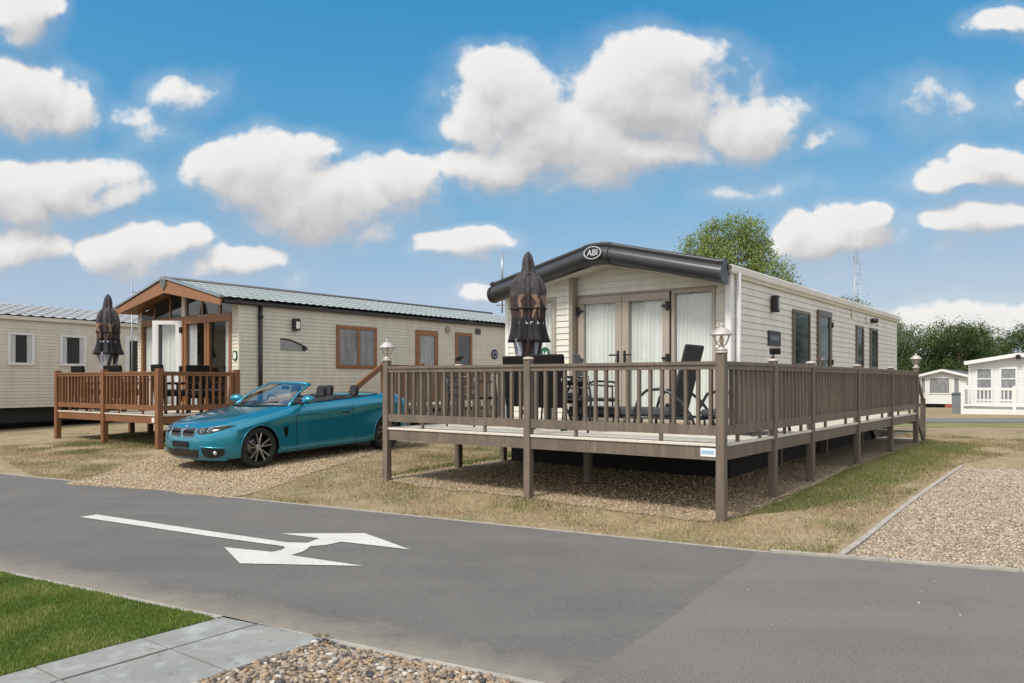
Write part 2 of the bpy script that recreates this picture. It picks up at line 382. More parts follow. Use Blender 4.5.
# ------------------------------------------------------------------ ground materials
def ground_mat(name, cols, scale, rough=.9, bump=.5, bscale=90, patch=None, fine=45, fr=(.48, .72), edge=None, streak=None):
    """three tones mixed by coarse and fine noise, plus optional patches of a fourth"""
    m = bpy.data.materials.new(name); m.use_nodes = True; nt = m.node_tree; b = nt.nodes['Principled BSDF']
    b.inputs['Roughness'].default_value = rough; b.inputs['Specular IOR Level'].default_value = .25
    tc = nt.nodes.new('ShaderNodeTexCoord')
    def noise(sc, det, off=0):
        mp = nt.nodes.new('ShaderNodeMapping'); mp.inputs['Location'].default_value = (off, off*.7, 0); nt.links.new(tc.outputs['Object'], mp.inputs[0])
        n = nt.nodes.new('ShaderNodeTexNoise'); n.inputs['Scale'].default_value = sc; n.inputs['Detail'].default_value = det; n.inputs['Roughness'].default_value = .65
        nt.links.new(mp.outputs[0], n.inputs['Vector']); return n.outputs['Fac']
    def mixc(f, a, c, lo, hi):
        r = nt.nodes.new('ShaderNodeMapRange'); r.inputs['From Min'].default_value = lo; r.inputs['From Max'].default_value = hi; nt.links.new(f, r.inputs[0])
        x = nt.nodes.new('ShaderNodeMix'); x.data_type = 'RGBA'; nt.links.new(r.outputs[0], x.inputs[0])
        for s, v in ((6, a), (7, c)):
            if isinstance(v, tuple): x.inputs[s].default_value = (*v, 1)
            else: nt.links.new(v, x.inputs[s])
        return x.outputs[2]
    c = mixc(noise(scale, 5), cols[0], cols[1], .38, .62)
    c = mixc(noise(fine, 3, 5), c, cols[2], *fr)
    if patch: c = mixc(noise(patch[1], 6, 11), c, patch[0], patch[2], patch[3])
    if streak:                                   # tyre polish and stains drawn out along the road
        mp = nt.nodes.new('ShaderNodeMapping'); mp.vector_type = 'POINT'; mp.inputs['Rotation'].default_value = (0, 0, math.atan2(NX, NY)); mp.inputs['Scale'].default_value = (.22, 1.9, 1); nt.links.new(tc.outputs['Object'], mp.inputs[0])
        n = nt.nodes.new('ShaderNodeTexNoise'); n.inputs['Scale'].default_value = 1; n.inputs['Detail'].default_value = 7; n.inputs['Roughness'].default_value = .62; nt.links.new(mp.outputs[0], n.inputs['Vector'])
        c = mixc(n.outputs['Fac'], c, streak, .50, .80)
        c = mixc(noise(.9, 7, 31), c, tuple(v*.72 for v in streak), .56, .76)
    if edge:                                     # wind-blown sand gathered along a kerb
        d = nt.nodes.new('ShaderNodeVectorMath'); d.operation = 'DOT_PRODUCT'; d.inputs[1].default_value = (NX, NY, 0); nt.links.new(tc.outputs['Object'], d.inputs[0])
        k = nt.nodes.new('ShaderNodeMath'); k.operation = 'MULTIPLY_ADD'; k.inputs[1].default_value = edge[1]*1.6; nt.links.new(noise(3.5, 6, 21), k.inputs[0]); k.inputs[2].default_value = -edge[1]*.8
        s_ = nt.nodes.new('ShaderNodeMath'); s_.operation = 'ADD'; nt.links.new(d.outputs['Value'], s_.inputs[0]); nt.links.new(k.outputs[0], s_.inputs[1])
        c = mixc(s_.outputs[0], edge[2], c, edge[0], edge[0]+edge[1])
    nt.links.new(c, b.inputs['Base Color'])
    bp = nt.nodes.new('ShaderNodeBump'); bp.inputs['Strength'].default_value = bump; bp.inputs['Distance'].default_value = .02
    nt.links.new(noise(bscale, 4, 3), bp.inputs['Height']); nt.links.new(bp.outputs[0], b.inputs['Normal'])
    MATS[name] = m; return m
m_dry = ground_mat('dry_grass', ((.35, .28, .175), (.27, .205, .12), (.16, .125, .07)), 1.6, patch=((.12, .14, .05), .9, .55, .70), fine=22, fr=(.46, .70))
m_lawn = ground_mat('lawn_soil', ((.07, .13, .02), (.10, .17, .03), (.06, .09, .02)), 3, bump=.8)
m_gravel = ground_mat('gravel', ((.36, .29, .20), (.28, .22, .15), (.17, .13, .09)), 2.5, bump=1.0, bscale=70, fine=70)
m_asph = ground_mat('asphalt', ((.140, .133, .126), (.112, .108, .104), (.20, .189, .176)), .55, rough=.88, bump=.6, bscale=110, fine=85, fr=(.45, .78), patch=((.105, .102, .099), 150, .58, .74), edge=(3.45, .42, (.25, .225, .185)), streak=(.168, .160, .150))
m_asph2 = ground_mat('asphalt_new', ((.165, .154, .143), (.138, .130, .122), (.23, .213, .195)), .7, rough=.88, bump=.6, bscale=110, fine=80, fr=(.44, .76), patch=((.10, .096, .092), 140, .57, .74), streak=(.19, .178, .165))
m_conc = mat('concrete', (.33, .305, .265), .85, var=.18, scale=9, bump=.3, bscale=120)
m_slab = ground_mat('paving_slab', ((.26, .26, .245), (.22, .228, .22), (.33, .345, .35)), 1.8, rough=.8, bump=.3, bscale=130, fine=5, fr=(.50, .68), patch=((.155, .15, .135), 9, .60, .74))
m_paint = ground_mat('road_paint', ((.60, .59, .55), (.53, .52, .485), (.42, .41, .38)), 2, rough=.7, bump=.3, bscale=240, fine=60, patch=((.24, .232, .22), 26, .60, .70))

# ground as one sheet out to the horizon
def lines(a, b, step, far):
    v = list(np.arange(a, b+1e-6, step)); g = step; x = v[-1]
    while x < far: g *= 1.5; x += g; v.append(x)
    g = step; x = v[0]
    while x > -far: g *= 1.5; x -= g; v.insert(0, x)
    return np.array(v)
gx, gy = lines(-14, 44, .5, 1500), lines(0, 64, .5, 1500)
GX, GY = np.meshgrid(gx, gy); nxv = len(gx)
V = np.stack([GX.ravel(), GY.ravel(), gz(GX.ravel(), GY.ravel())], 1)
i, j = np.meshgrid(np.arange(nxv-1), np.arange(len(gy)-1)); a0 = (j*nxv+i).ravel()
struct(np_mesh('ground', V, np.stack([a0, a0+1, a0+1+nxv, a0+nxv], 1), 4, m_dry, smooth=True))

def P(q, dn): return (dn*NX+q*NY, dn*NY-q*NX)
KINK = P(-1.385, 7.11); FAR_R = (KINK[0]+.925*60, KINK[1]-.38*60)
road = [P(-90, 7.11), KINK, FAR_R, (FAR_R[0]-15, FAR_R[1]-40), (4, -30), P(-1.4, 3.47), P(-90, 3.47)]
# the near edge is the kerb line; the road opens out to the right of the camera
road = [P(-90, 7.11), KINK, FAR_R, P(50, 3.47), P(-90, 3.47)]
struct(sheet('road', road, .006, m_asph))
patch = [(2.12, 6.86), (1.92, 6.45), (1.57, 5.95), (1.27, 5.45), (1.05, 5.05), (.74, 4.58), (.5, 4.22), (.24, 3.92), P(-1.3, 3.52), P(12, 3.52), (14, 2.05), KINK]
struct(sheet('resurfaced_road', jag(patch, .15, .012, 3, skip=(7, 8, 9, 10, 11)), .010, m_asph2))
arrow = [(-4.73, 8.65), (-4.63, 8.81), (-2.99, 7.83), (-2.08, 7.29), (-1.88, 7.27), (-1.82, 7.48), (-2.26, 7.71), (-1.44, 7.73), (-.9, 6.98), (-1.58, 7.32), (-1.69, 7.17), (-1.82, 7.12), (-1.815, 7.0), (-1.83, 6.88), (-1.89, 6.75), (-1.2, 6.36), (-2.22, 6.45), (-2.58, 7.08), (-2.09, 6.88), (-2.03, 6.96), (-2.025, 7.06), (-2.06, 7.12), (-2.89, 7.57)]
tag(sheet('road_arrow', arrow, .012, m_paint, step=5), 'white painted forked arrow with a long shaft on the asphalt road', 'road marking')
# cross road and verge far right
struct(sheet('far_road', [(9, 29.6), (80, 30.5), (80, 20.5), (9, 25.2)], .012, ground_mat('far_asphalt', ((.17, .17, .17), (.15, .15, .15), (.19, .18, .17)), .5), step=.5))
struct(sheet('green_verge', [(8, 24.9), (60, 20.6), (60, 18.5), (8, 22.6)], .006, ground_mat('verge_grass', ((.14, .17, .06), (.25, .21, .10), (.10, .13, .04)), .6), step=.5))
# kerbs
struct(strip('kerb', [P(-40, 3.455), P(14, 3.455)], .05, .013, 0, m_conc))
struct(strip('kerb', [P(-30, 7.13), KINK], .035, .012, 0, m_conc))
struct(strip('kerb', [KINK, (KINK[0]+.925*14, KINK[1]-.38*14)],   .06, .03, 0, m_conc))
KB = (2.80, 6.72); KE = (KB[0]+UX*6.9, KB[1]+UY*6.9)
struct(strip('kerb', [KB, KE], .055, .03, 0, m_conc))
# gravel beds
def L2W(o, x, y): return (o[0]+UY*x+UX*y, o[1]-UX*x+UY*y)
bed_r = [(KB[0]+.05, KB[1]+.03), (KE[0]+.04, KE[1]), (KE[0]+7*UY, KE[1]-7*UX), (KB[0]+9.25, KB[1]-3.75)]
struct(sheet('gravel_bed', jag(bed_r, .4, .03, 4, skip=(0, 3)), .012, m_gravel))
under = [L2W(DECK_O, x, y) for x, y in ((-5.15, -.02), (-4.2, -.12), (-2.4, .02), (-1.2, -.15), (-.1, -.10), (.12, .4), (.08, 1.6), (.18, 3.2), (.02, 5), (-.05, 12), (-5.1, 13), (-5.2, 4))]
struct(sheet('deck_gravel', jag(under, .25, .07, 5), .008, m_gravel))
drive = [(-6.45, 11.42), (-5.0, 10.86), (-3.6, 10.08), (-3.25, 11.2), (-2.75, 13.2), (-2.3, 15.2), (-1.2, 18), (-3.3, 20), (-5.6, 17.3), (-6.6, 14.6)]
struct(sheet('gravel_drive', jag(drive, .25, .1, 6, skip=(0,)), .008, m_gravel))
# lawn, path, foreground gravel
PO = (-1.80, 4.985)
lawn = [P(-12, 3.42), (-1.86, 4.935), L2W(PO, -.01, -.06), L2W(PO, -.02, -4), (-9, 1)]
struct(sheet('lawn', lawn, .02, m_lawn))
bed_f = [L2W(PO, .875, .04), L2W(PO, .875, -3.2), (2.2, 1.2), P(-1.2, 3.425), P(-2.6, 3.425)]
struct(sheet('gravel_bed', bed_f, .008, m_gravel))
struct(sheet('path_bed', [L2W(PO, -.03, 0), L2W(PO, .88, .10), L2W(PO, .88, -3.4), L2W(PO, -.03, -3.4)], .013, mat('joint_sand', (.20, .16, .11), .95, var=.25, scale=20)))
sl = MB(); y = -.035
for k, (dy) in enumerate((.52, .57, .57, .57, .57)):
    for x0, x1 in ((.0, .30), (.308, .86)):
        kk = .0 if (k or x0) else 0
        yy0 = y-dy+.012; yy1 = y
        if k == 0: yy1 = y-.0+(-.33*x0 if x0 else 0)
        pts = [L2W(PO, x0+.006, yy0), L2W(PO, x1-.006, yy0), L2W(PO, x1-.006, y+(.14*x1 if k == 0 else 0)), L2W(PO, x0+.006, y+(.14*x0 if k == 0 else 0))]
        sl.prism(pts, 0, .020+.002*((k+int(x0*10)) % 2))
    y -= dy
struct(sl.build('paved_path', m_slab))

# ------------------------------------------------------------------ loose stones and grass blades
rng = np.random.default_rng(7)
def ico():
    bm = bmesh.new(); bmesh.ops.create_icosphere(bm, subdivisions=1, radius=1)
    v = np.array([x.co[:] for x in bm.verts]); f = np.array([[q.index for q in x.verts] for x in bm.faces]); bm.free(); return v, f
IV, IF = ico()
def scatter(poly, n, test=None):
    xs = [p[0] for p in poly]; ys = [p[1] for p in poly]; out = np.zeros((0, 2))
    while len(out) < n:
        q = rng.uniform((min(xs), min(ys)), (max(xs), max(ys)), (n*3, 2)); q = q[inpoly(q[:, 0], q[:, 1], poly)]
        if test is not None: q = q[test(q)]
        out = np.vstack([out, q])
    return out[:n]
def stones(name, poly, n, s0, s1, m, off=.0, test=None):
    p = scatter(poly, n, test); r = rng.uniform(s0, s1, n)*rng.choice([.7, 1, 1, 1.25], n)
    sc = r[:, None]*rng.uniform(.65, 1.25, (n, 3))*np.array([1, 1, .62])
    a = rng.uniform(0, 6.28, n); ca, sa = np.cos(a), np.sin(a)
    v = IV[None]*sc[:, None]*rng.uniform(.85, 1.15, (n, len(IV), 1))
    x = v[..., 0]*ca[:, None]-v[..., 1]*sa[:, None]; y = v[..., 0]*sa[:, None]+v[..., 1]*ca[:, None]
    z = v[..., 2]+(gz(p[:, 0], p[:, 1])+off+r*.25*rng.uniform(0, 1.6, n))[:, None]
    V = np.stack([x+p[:, :1], y+p[:, 1:], z], -1).reshape(-1, 3)
    F = (IF[None]+(np.arange(n)*len(IV))[:, None, None]).reshape(-1, 3)
    o = np_mesh(name, V, F, 3, m, tone=np.repeat(rng.uniform(0, 1, n), len(IV)), smooth=True); o['kind'] = 'stuff'; return o
m_pebble = tone_mat('pebbles', [(0, (.05, .05, .055)), (.14, (.13, .115, .10)), (.3, (.30, .21, .13)), (.45, (.22, .20, .18)), (.6, (.38, .29, .19)), (.75, (.24, .165, .105)), (.9, (.34, .31, .265)), (1, (.50, .47, .42))], .65)
m_peb3 = tone_mat('pebbles_pale', [(0, (.11, .09, .075)), (.18, (.30, .24, .18)), (.45, (.42, .35, .265)), (.75, (.35, .295, .23)), (1, (.52, .46, .38))], .75)
m_peb2 = tone_mat('pebbles_warm', [(0, (.14, .10, .07)), (.25, (.32, .24, .15)), (.5, (.45, .35, .22)), (.75, (.36, .27, .17)), (1, (.48, .40, .29))], .75)
vis_f = [L2W(PO, .84, .03), L2W(PO, .86, -1.9), (.9, 2.9), P(-1.6, 3.425), P(-2.6, 3.425)]
stones('pebbles', vis_f, 8200, .009, .020, m_pebble, .01)
stones('pebbles', bed_r, 90000, .0065, .0145, m_peb3, .012)
stones('pebbles', under, 14000, .009, .018, m_peb2, .006, test=lambda q: q@np.array([-UX, -UY])+DECK_O[0]*UX+DECK_O[1]*UY > -5)
stones('pebbles', drive, 26000, .009, .020, m_peb2, .006)
stones('pebbles', [P(-2.2, 4.2), P(1, 3.7), P(3, 7), P(-1.5, 7)], 60, .004, .010, m_pebble, .01)

def blades(name, poly, n, h0, h1, w, m, off=0, test=None, lean=.5, patchy=None):
    p = scatter(poly, n, test); h = rng.uniform(h0, h1, n); a = rng.uniform(0, 6.28, n); b = rng.uniform(0, 6.28, n); ln = rng.uniform(0, lean, n)
    dx, dy = np.cos(a)*w*.5, np.sin(a)*w*.5; z = gz(p[:, 0], p[:, 1])+off-.003
    t0 = rng.uniform(0, 1, n)
    if patchy is not None: k = np.clip((patchy(p)-.25)/.5, 0, 1); t0 = np.clip(t0*.55+.45*k, 0, 1); h = h*(.75+.45*k)
    V = np.zeros((n, 3, 3))
    V[:, 0] = np.stack([p[:, 0]-dx, p[:, 1]-dy, z], 1); V[:, 1] = np.stack([p[:, 0]+dx, p[:, 1]+dy, z], 1)
    V[:, 2] = np.stack([p[:, 0]+np.cos(b)*ln*h, p[:, 1]+np.sin(b)*ln*h, z+h], 1)
    o = np_mesh(name, V.reshape(-1, 3), np.arange(n*3).reshape(n, 3), 3, m, tone=np.repeat(t0, 3)); o['kind'] = 'stuff'; return o
m_blade = tone_mat('grass_blade', [(0, (.07, .105, .018)), (.45, (.14, .20, .035)), (.8, (.22, .27, .065)), (.92, (.33, .31, .12)), (1, (.40, .34, .17))], .55, trans=.3)
m_straw = tone_mat('straw_blade', [(0, (.18, .13, .065)), (.5, (.37, .29, .165)), (.85, (.50, .41, .26)), (1, (.16, .19, .06))], .8, trans=.2)
m_weed = tone_mat('verge_blade', [(0, (.07, .10, .025)), (.5, (.13, .17, .05)), (.8, (.20, .21, .07)), (1, (.38, .30, .15))], .7, trans=.25)
lawn_vis = [P(-7.5, 3.42), (-1.88, 4.95), L2W(PO, .0, -.1), L2W(PO, .01, -2.2), (-4.2, 3.2)]
def free(*polys):
    def t(q):
        k = np.ones(len(q), bool)
        for pl in polys: k &= ~inpoly(q[:, 0], q[:, 1], pl)
        return k
    return t
def clump(sc, seed):
    """patchy cover: a cheap value noise"""
    g = np.random.default_rng(seed).uniform(0, 1, (64, 64))
    def f(q):
        x, y = (q[:, 0]/sc) % 63, (q[:, 1]/sc) % 63; i, j = x.astype(int), y.astype(int); u, v = x-i, y-j; u = u*u*(3-2*u); v = v*v*(3-2*v)
        return g[i, j]*(1-u)*(1-v)+g[i+1, j]*u*(1-v)+g[i, j+1]*(1-u)*v+g[i+1, j+1]*u*v
    return f
ck, cg = clump(.5, 3), clump(.7, 9)
blades('grass', lawn_vis, 95000, .014, .032, .006, m_blade, .02, patchy=clump(.23, 5), lean=.8)
plot = [P(-12.5, 7.16), P(-1.4, 7.16), (2.75, 6.85), (6.9, 12.3), (12, 17), (9.6, 19.5), L2W(DECK_O, 0, 10.5), L2W(DECK_O, -5, 8), (-1.6, 18), (-3, 19), (-11.5, 17)]
blades('dry_tufts', plot, 110000, .012, .045, .008, m_straw, 0, test=lambda q: free(bed_r, under, drive)(q) & (ck(q) > rng.uniform(.1, .8, len(q))), lean=1.0)
blades('green_tufts', plot, 30000, .015, .045, .008, m_weed, 0, test=lambda q: free(bed_r, under, drive)(q) & (cg(q) > rng.uniform(.55, .95, len(q))), lean=.9)
strip_r = [L2W(DECK_O, x, y) for x, y in ((.1, .35), (.55, 1.0), (.95, 2.5), (1.3, 5), (1.2, 8), (1.7, 11), (.1, 11), (.1, 4), (.2, 1.6))]
def soft(poly_o, x0, x1):
    def t(q):
        lx = (q[:, 0]-poly_o[0])*UY-(q[:, 1]-poly_o[1])*UX
        return rng.uniform(x0, x1, len(q)) > lx
    return t
blades('green_tufts', strip_r, 42000, .015, .05, .009, m_weed, 0, test=soft(DECK_O, .2, 1.3))
edge_l = [L2W(DECK_O, x, y) for x, y in ((-5.2, .0), (-5.1, 1), (-5.12, 4.5), (-5.5, 4.5), (-5.42, 1))]
blades('green_tufts', edge_l, 2600, .03, .07, .010, m_weed)
rear_l = [(-9.6, 15.2), (-7.2, 14.6), (-6.6, 15), (-6, 18), (-9.5, 19.5)]
blades('green_tufts', rear_l, 9000, .02, .06, .012, m_weed, test=lambda q: cg(q) > rng.uniform(.3, .8, len(q)))
# ------------------------------------------------------------------ building kit
def clip_poly(poly, p, q):
    """keep what lies to the right of the line p->q (below a line drawn left to right)"""
    out = []; n = len(poly)
    def sd(a): return (q[0]-p[0])*(a[1]-p[1])-(q[1]-p[1])*(a[0]-p[0])
    for i in range(n):
        a, b = poly[i], poly[(i+1) % n]; da, db = sd(a), sd(b)
        if da <= 0: out.append(a)
        if (da < 0 < db) or (db < 0 < da):
            t = da/(da-db); out.append((a[0]+(b[0]-a[0])*t, a[1]+(b[1]-a[1])*t))
    return out
def siding(mb, a0, a1, z0, z1, place, h=.098, lap=.014, top=None, zbase=.8):
    """lapped horizontal boards: each leans out to a lip at its foot"""
    k = math.floor((z0-zbase)/h)
    while zbase+k*h < z1-1e-4:
        zb = zbase+k*h; lo, hi = max(z0, zb), min(z1, zb+h); k += 1
        poly = [(a0, lo), (a1, lo), (a1, hi), (a0, hi)]
        for (p, q) in (top or []): poly = clip_poly(poly, p, q) if len(poly) > 2 else poly
        if len(poly) < 3: continue
        def off(z):
            t = (z-zb)/h
            return lap*(1-t)*.92+.001
        vs = [mb.bm.verts.new(place(a, z, off(z))) for a, z in poly]
        try: mb.bm.faces.new(vs)
        except ValueError: continue
        lows = [a for a, z in poly if abs(z-lo) < 1e-6]
        if len(lows) > 1:
            l0, l1 = min(lows), max(lows); o = off(lo)
            mb.quad(place(l0, lo, o), place(l1, lo, o), place(l1, lo+.002, 0), place(l0, lo+.002, 0))
    return mb
def on_side(X, s=1): return lambda a, z, o: (X+o*s, a, z)
def on_front(Y, s=-1): return lambda a, z, o: (a, Y+o*s, z)
def frame_mb(a0, a1, z0, z1, w, place, d0, d1, mull=(), bars=()):
    """frame of four members with optional mullions / bars, standing d0..d1 off the wall"""
    mb = MB()
    def bar(p0, p1, q0, q1):
        pts = [place(a, z, o) for a in (p0, p1) for z in (q0, q1) for o in (d0, d1)]
        xs, ys, zs = zip(*pts); mb.span(min(xs), max(xs), min(ys), max(ys), min(zs), max(zs), bevel=.006)
    bar(a0, a1, z1-w, z1); bar(a0, a1, z0, z0+w); bar(a0, a0+w, z0+w, z1-w); bar(a1-w, a1, z0+w, z1-w)
    for m_ in mull: bar(m_-w*.5, m_+w*.5, z0+w, z1-w)
    for b_ in bars: bar(a0+w, a1-w, b_-w*.35, b_+w*.35)
    return mb
def pane_mb(a0, a1, z0, z1, place, o):
    mb = MB(); mb.quad(place(a0, z0, o), place(a1, z0, o), place(a1, z1, o), place(a0, z1, o)); return mb
def window(parent, a0, a1, z0, z1, place, fm, gm, w=.06, d0=.0, d1=.045, mull=(), bars=(), po=.022, name='window'):
    f = frame_mb(a0, a1, z0, z1, w, place, d0, d1, mull, bars).build(name, fm, parent)
    pane_mb(a0+w*.6, a1-w*.6, z0+w*.6, z1-w*.6, place, po).build('pane', gm, f)
    return f
def curtain(parent, a0, a1, z0, z1, Y, m, n=14, amp=.025, seed=0, plane='front'):
    rnd = random.Random(seed); P_ = []; N_ = n*8
    ph = rnd.uniform(0, 6); fr = [rnd.uniform(.8, 1.2) for _ in range(3)]
    for zi in range(5):
        z = z1+(z0-z1)*zi/4; row = []
        for i in range(N_+1):
            t = i/N_; a = a0+(a1-a0)*t
            o = amp*(math.sin(t*n*6.28*fr[0]+ph)+.5*math.sin(t*n*2.7*6.28*fr[1]*.5+ph*2))*(.75+.1*zi)
            row.append((a, Y+o, z) if plane == 'front' else (Y+o, a, z))
        P_.append(row)
    return MB().grid(P_).build('curtain', m, parent)
def tile_roof(x0, z0, x1, z1, y0, y1, pitch=.36, wave=.2, amp=.022):
    """pressed metal tiles: courses that step and pans that ripple along the eave"""
    mb = MB(); L = math.hypot(x1-x0, z1-z0); n = max(2, round(L/pitch)); m = max(4, int((y1-y0)/wave*4))
    nx_, nz_ = (-(z1-z0)/L, (x1-x0)/L)
    if nz_ < 0: nx_, nz_ = -nx_, -nz_
    rows = []
    for i in range(n):
        for t, h in ((0, .03), (.96, .004)):
            u = (i+t)/n; row = []
            for j in range(m+1):
                y = y0+(y1-y0)*j/m; q = (j % 4)/4; w = amp*(1 if q in (0, ) else .35 if q in (.25, .75) else 0)
                hh = h+w; row.append((x0+(x1-x0)*u+nx_*hh, y, z0+(z1-z0)*u+nz_*hh))
            rows.append(row)
    return mb.grid(rows, smooth=False)

# ------------------------------------------------------------------ materials of the homes
m_cream = mat('cream_siding', (.69, .665, .60), .5, var=.05, scale=3, stretch=(1, .15, 3), grime=.22)
m_stone = mat('stone_siding', (.62, .575, .475), .5, var=.06, scale=3, stretch=(1, .15, 3), grime=.25)
m_beige = mat('beige_siding', (.64, .585, .49), .5, var=.05, scale=3, stretch=(1, .15, 3), grime=.22)
m_white = mat('white_upvc', (.70, .70, .69), .35, var=.03, scale=4)
m_whsid = mat('white_siding', (.66, .66, .64), .45, var=.04, scale=3)
m_taupe = mat('taupe_upvc', (.27, .23, .185), .42, var=.08, scale=5, stretch=(3, 3, .4))
m_taupw = mat('taupe_window', (.36, .31, .262), .4, var=.05, scale=5)
m_tdark = mat('dark_taupe', (.13, .108, .09), .42, var=.08, scale=5)
m_deckt = mat('deck_taupe', (.155, .123, .096), .55, var=.2, scale=7, stretch=(4, 4, .5), bump=.12, bscale=50, grime=.55)
m_floor = mat('deck_floor', (.58, .54, .47), .6, var=.10, scale=5, stretch=(4, .4, 1))
m_cap = mat('post_cap', (.42, .38, .34), .45, var=.06)
m_pine = mat('brown_timber', (.20, .086, .034), .55, var=.28, scale=9, stretch=(5, 5, .5), bump=.2, bscale=40, grime=.4)
m_pinef = mat('brown_timber_floor', (.50, .44, .36), .6, var=.12, scale=7, stretch=(5, .5, 1))
m_oak = mat('oak_upvc', (.24, .105, .042), .4, var=.22, scale=10, stretch=(5, 5, .6))
m_dark = mat('anthracite', (.038, .039, .044), .32, var=.1, scale=5)
m_black = mat('black_plastic', (.012, .012, .013), .4)
m_gutter = mat('black_gutter', (.015, .015, .016), .35)
m_room = mat('room', (.10, .085, .07), .9)
m_curt = mat('curtain', (.66, .675, .655), .9, spec=.1)
m_curtg = mat('curtain_grey', (.52, .52, .53), .9, spec=.1)
m_dglass = mat('dark_glass', (.018, .022, .022), .03, spec=.9, var=.2, scale=2)
m_netglass = mat('net_glass', (.22, .23, .24), .05, spec=.8, var=.25, scale=3, stretch=(3, 3, .6))
m_glass = glass_mat('clear_glass', (.97, .985, .975), base=.01)
m_screen = glass_mat('windscreen_glass', (.66, .72, .72), base=.20)
m_roofm = mat('tile_metal', (.31, .34, .33), .42, metal=.0, var=.1, scale=2)
m_roofg = mat('tile_grey', (.32, .325, .335), .45, metal=.0, var=.1, scale=2)
m_roofd = mat('roof_dark', (.10, .10, .105), .6)
m_underside = mat('chassis_and_shade', (.02, .019, .018), .9)  # near-black for the chassis boxes and the painted-in shade under the cream home
m_steel = mat('galv_steel', (.35, .36, .37), .4, metal=.8, var=.1)
m_green = mat('sign_green', (.005, .085, .045), .35)
m_blue = mat('sign_blue', (.012, .02, .07), .35)
m_silver = mat('silver', (.50, .52, .54), .3, metal=.5)
m_lampm = mat('lantern_metal', (.50, .46, .43), .38, metal=.35, var=.15, scale=30)
m_bulb = mat('lantern_bulb', (.65, .52, .36), .4)
m_brick = mat('red_brick', (.28, .09, .05), .85, var=.25, scale=14)

# ------------------------------------------------------------------ cream home on the right
HX = L2W(DECK_O, -.98, 2.7)
home = thing('static_caravan', 'cream static caravan with dark grey gable fascia and French doors behind the taupe deck', 'caravan', (*HX, gzf(*HX)), ROT)
HZ = gzf(*HX)
def Z(z): return z-HZ
APX = -1.965
def gable(x, ztop, zend, half=1.965): return ztop-(ztop-zend)*abs(x-APX)/half
gl = [((-3.93, Z(3.02)), (APX, Z(3.44))), ((APX, Z(3.44)), (0, Z(3.02)))]
w = MB()
siding(w, -3.93, -3.67, Z(.80), Z(3.5), on_front(0), top=gl, zbase=Z(.8)); siding(w, -2.92, -2.66, Z(.80), Z(3.5), on_front(0), top=gl, zbase=Z(.8))
siding(w, -3.67, -2.92, Z(.80), Z(1.30), on_front(0), zbase=Z(.8)); siding(w, -3.67, -2.92, Z(2.86), Z(3.5), on_front(0), top=gl, zbase=Z(.8))
siding(w, -2.66, -.02, Z(2.86), Z(3.5), on_front(.15), top=gl, zbase=Z(.8)); siding(w, -.27, -.03, Z(.80), Z(2.86), on_front(.15), zbase=Z(.8))
siding(w, .12, 10.7, Z(.80), Z(3.06), on_side(0), zbase=Z(.8))
siding(w, 0, 10.7, Z(.80), Z(3.06), on_side(-3.93, -1), zbase=Z(.8)); siding(w, -3.93, 0, Z(.8), Z(3.45), on_front(10.7, 1), top=gl, zbase=Z(.8))
w.build('wall', m_cream, home)
r = MB()                                        # the lounge behind the doors
r.span(-3.9, -.03, 2.6, 2.64, Z(.82), Z(3.0)); r.span(-3.9, -.03, .2, 2.6, Z(.80), Z(.845)); r.span(-3.9, -.03, .2, 10.6, Z(2.96), Z(3.0))
r.span(-.06, -.02, .2, 10.6, Z(.85), Z(2.95)); r.span(-3.91, -3.87, .05, 10.6, Z(.85), Z(2.95)); r.span(-2.70, -2.67, .03, .2, Z(.85), Z(2.95))
r.build('lounge', m_room, home)
MB().span(-2.668, -2.60, -.02, .20, Z(.80), Z(3.2)).build('corner_trim', m_taupe, home)
MB().span(-.075, .018, -.015, .115, Z(.70), Z(3.06), bevel=.012).build('corner_trim', m_white, home)
MB().span(-.02, .02, 10.69, 10.73, Z(.78), Z(3.05)).build('corner_trim', m_white, home)
MB().span(-3.95, -3.88, -.02, .05, Z(.78), Z(3.02)).build('corner_trim', m_white, home)
MB().tube([(.055, .17, Z(.75)), (.055, .17, Z(3.02))], .033, 10).build('downpipe', m_white, home)
window(home, -3.67, -2.92, Z(1.30), Z(2.86), on_front(0), m_taupw, m_glass, w=.075, d0=-.04, d1=.03, po=-.01)
curtain(home, -3.62, -2.97, Z(1.32), Z(2.8), .08, m_curt, 8, .02, 4)
# French doors and the fixed side pane
for k, (a0, a1) in enumerate(((-2.59, -1.79), (-1.785, -.985))):
    d = frame_mb(a0, a1, Z(.87), Z(2.835), .115, on_front(.15), -.03, .035).build('door', m_taupw, home)
    pane_mb(a0+.10, a1-.10, Z(.97), Z(2.73), on_front(.15), 0).build('pane', m_glass, d)
    hx = a1-.055 if k == 0 else a0+.055
    MB().box((hx, .105, Z(1.86)), (.035, .02, .22), bevel=.005).beam((hx, .06, Z(1.90)), (hx+(-.13 if k == 0 else .13), .06, Z(1.90)), .02, .024).build('handle', m_black, d)
    ex = a0+.02 if k == 0 else a1-.02
    for zz in (2.62, 1.84, 1.1): MB().box((ex, .10, Z(zz)), (.05, .05, .13), bevel=.008).box((ex+(.05 if k == 0 else -.05), .10, Z(zz)), (.08, .03, .035)).build('hinge', m_black, d)
window(home, -.955, -.27, Z(.87), Z(2.845), on_front(.15), m_taupw, m_glass, w=.05, d0=-.03, d1=.03, po=0)
MB().span(-2.61, -.26, .10, .19, Z(.80), Z(.868)).build('door_sill', m_taupe, home)
MB().span(-2.60, -.26, .112, .165, Z(2.838), Z(2.872)).build('door_head', m_taupe, home)
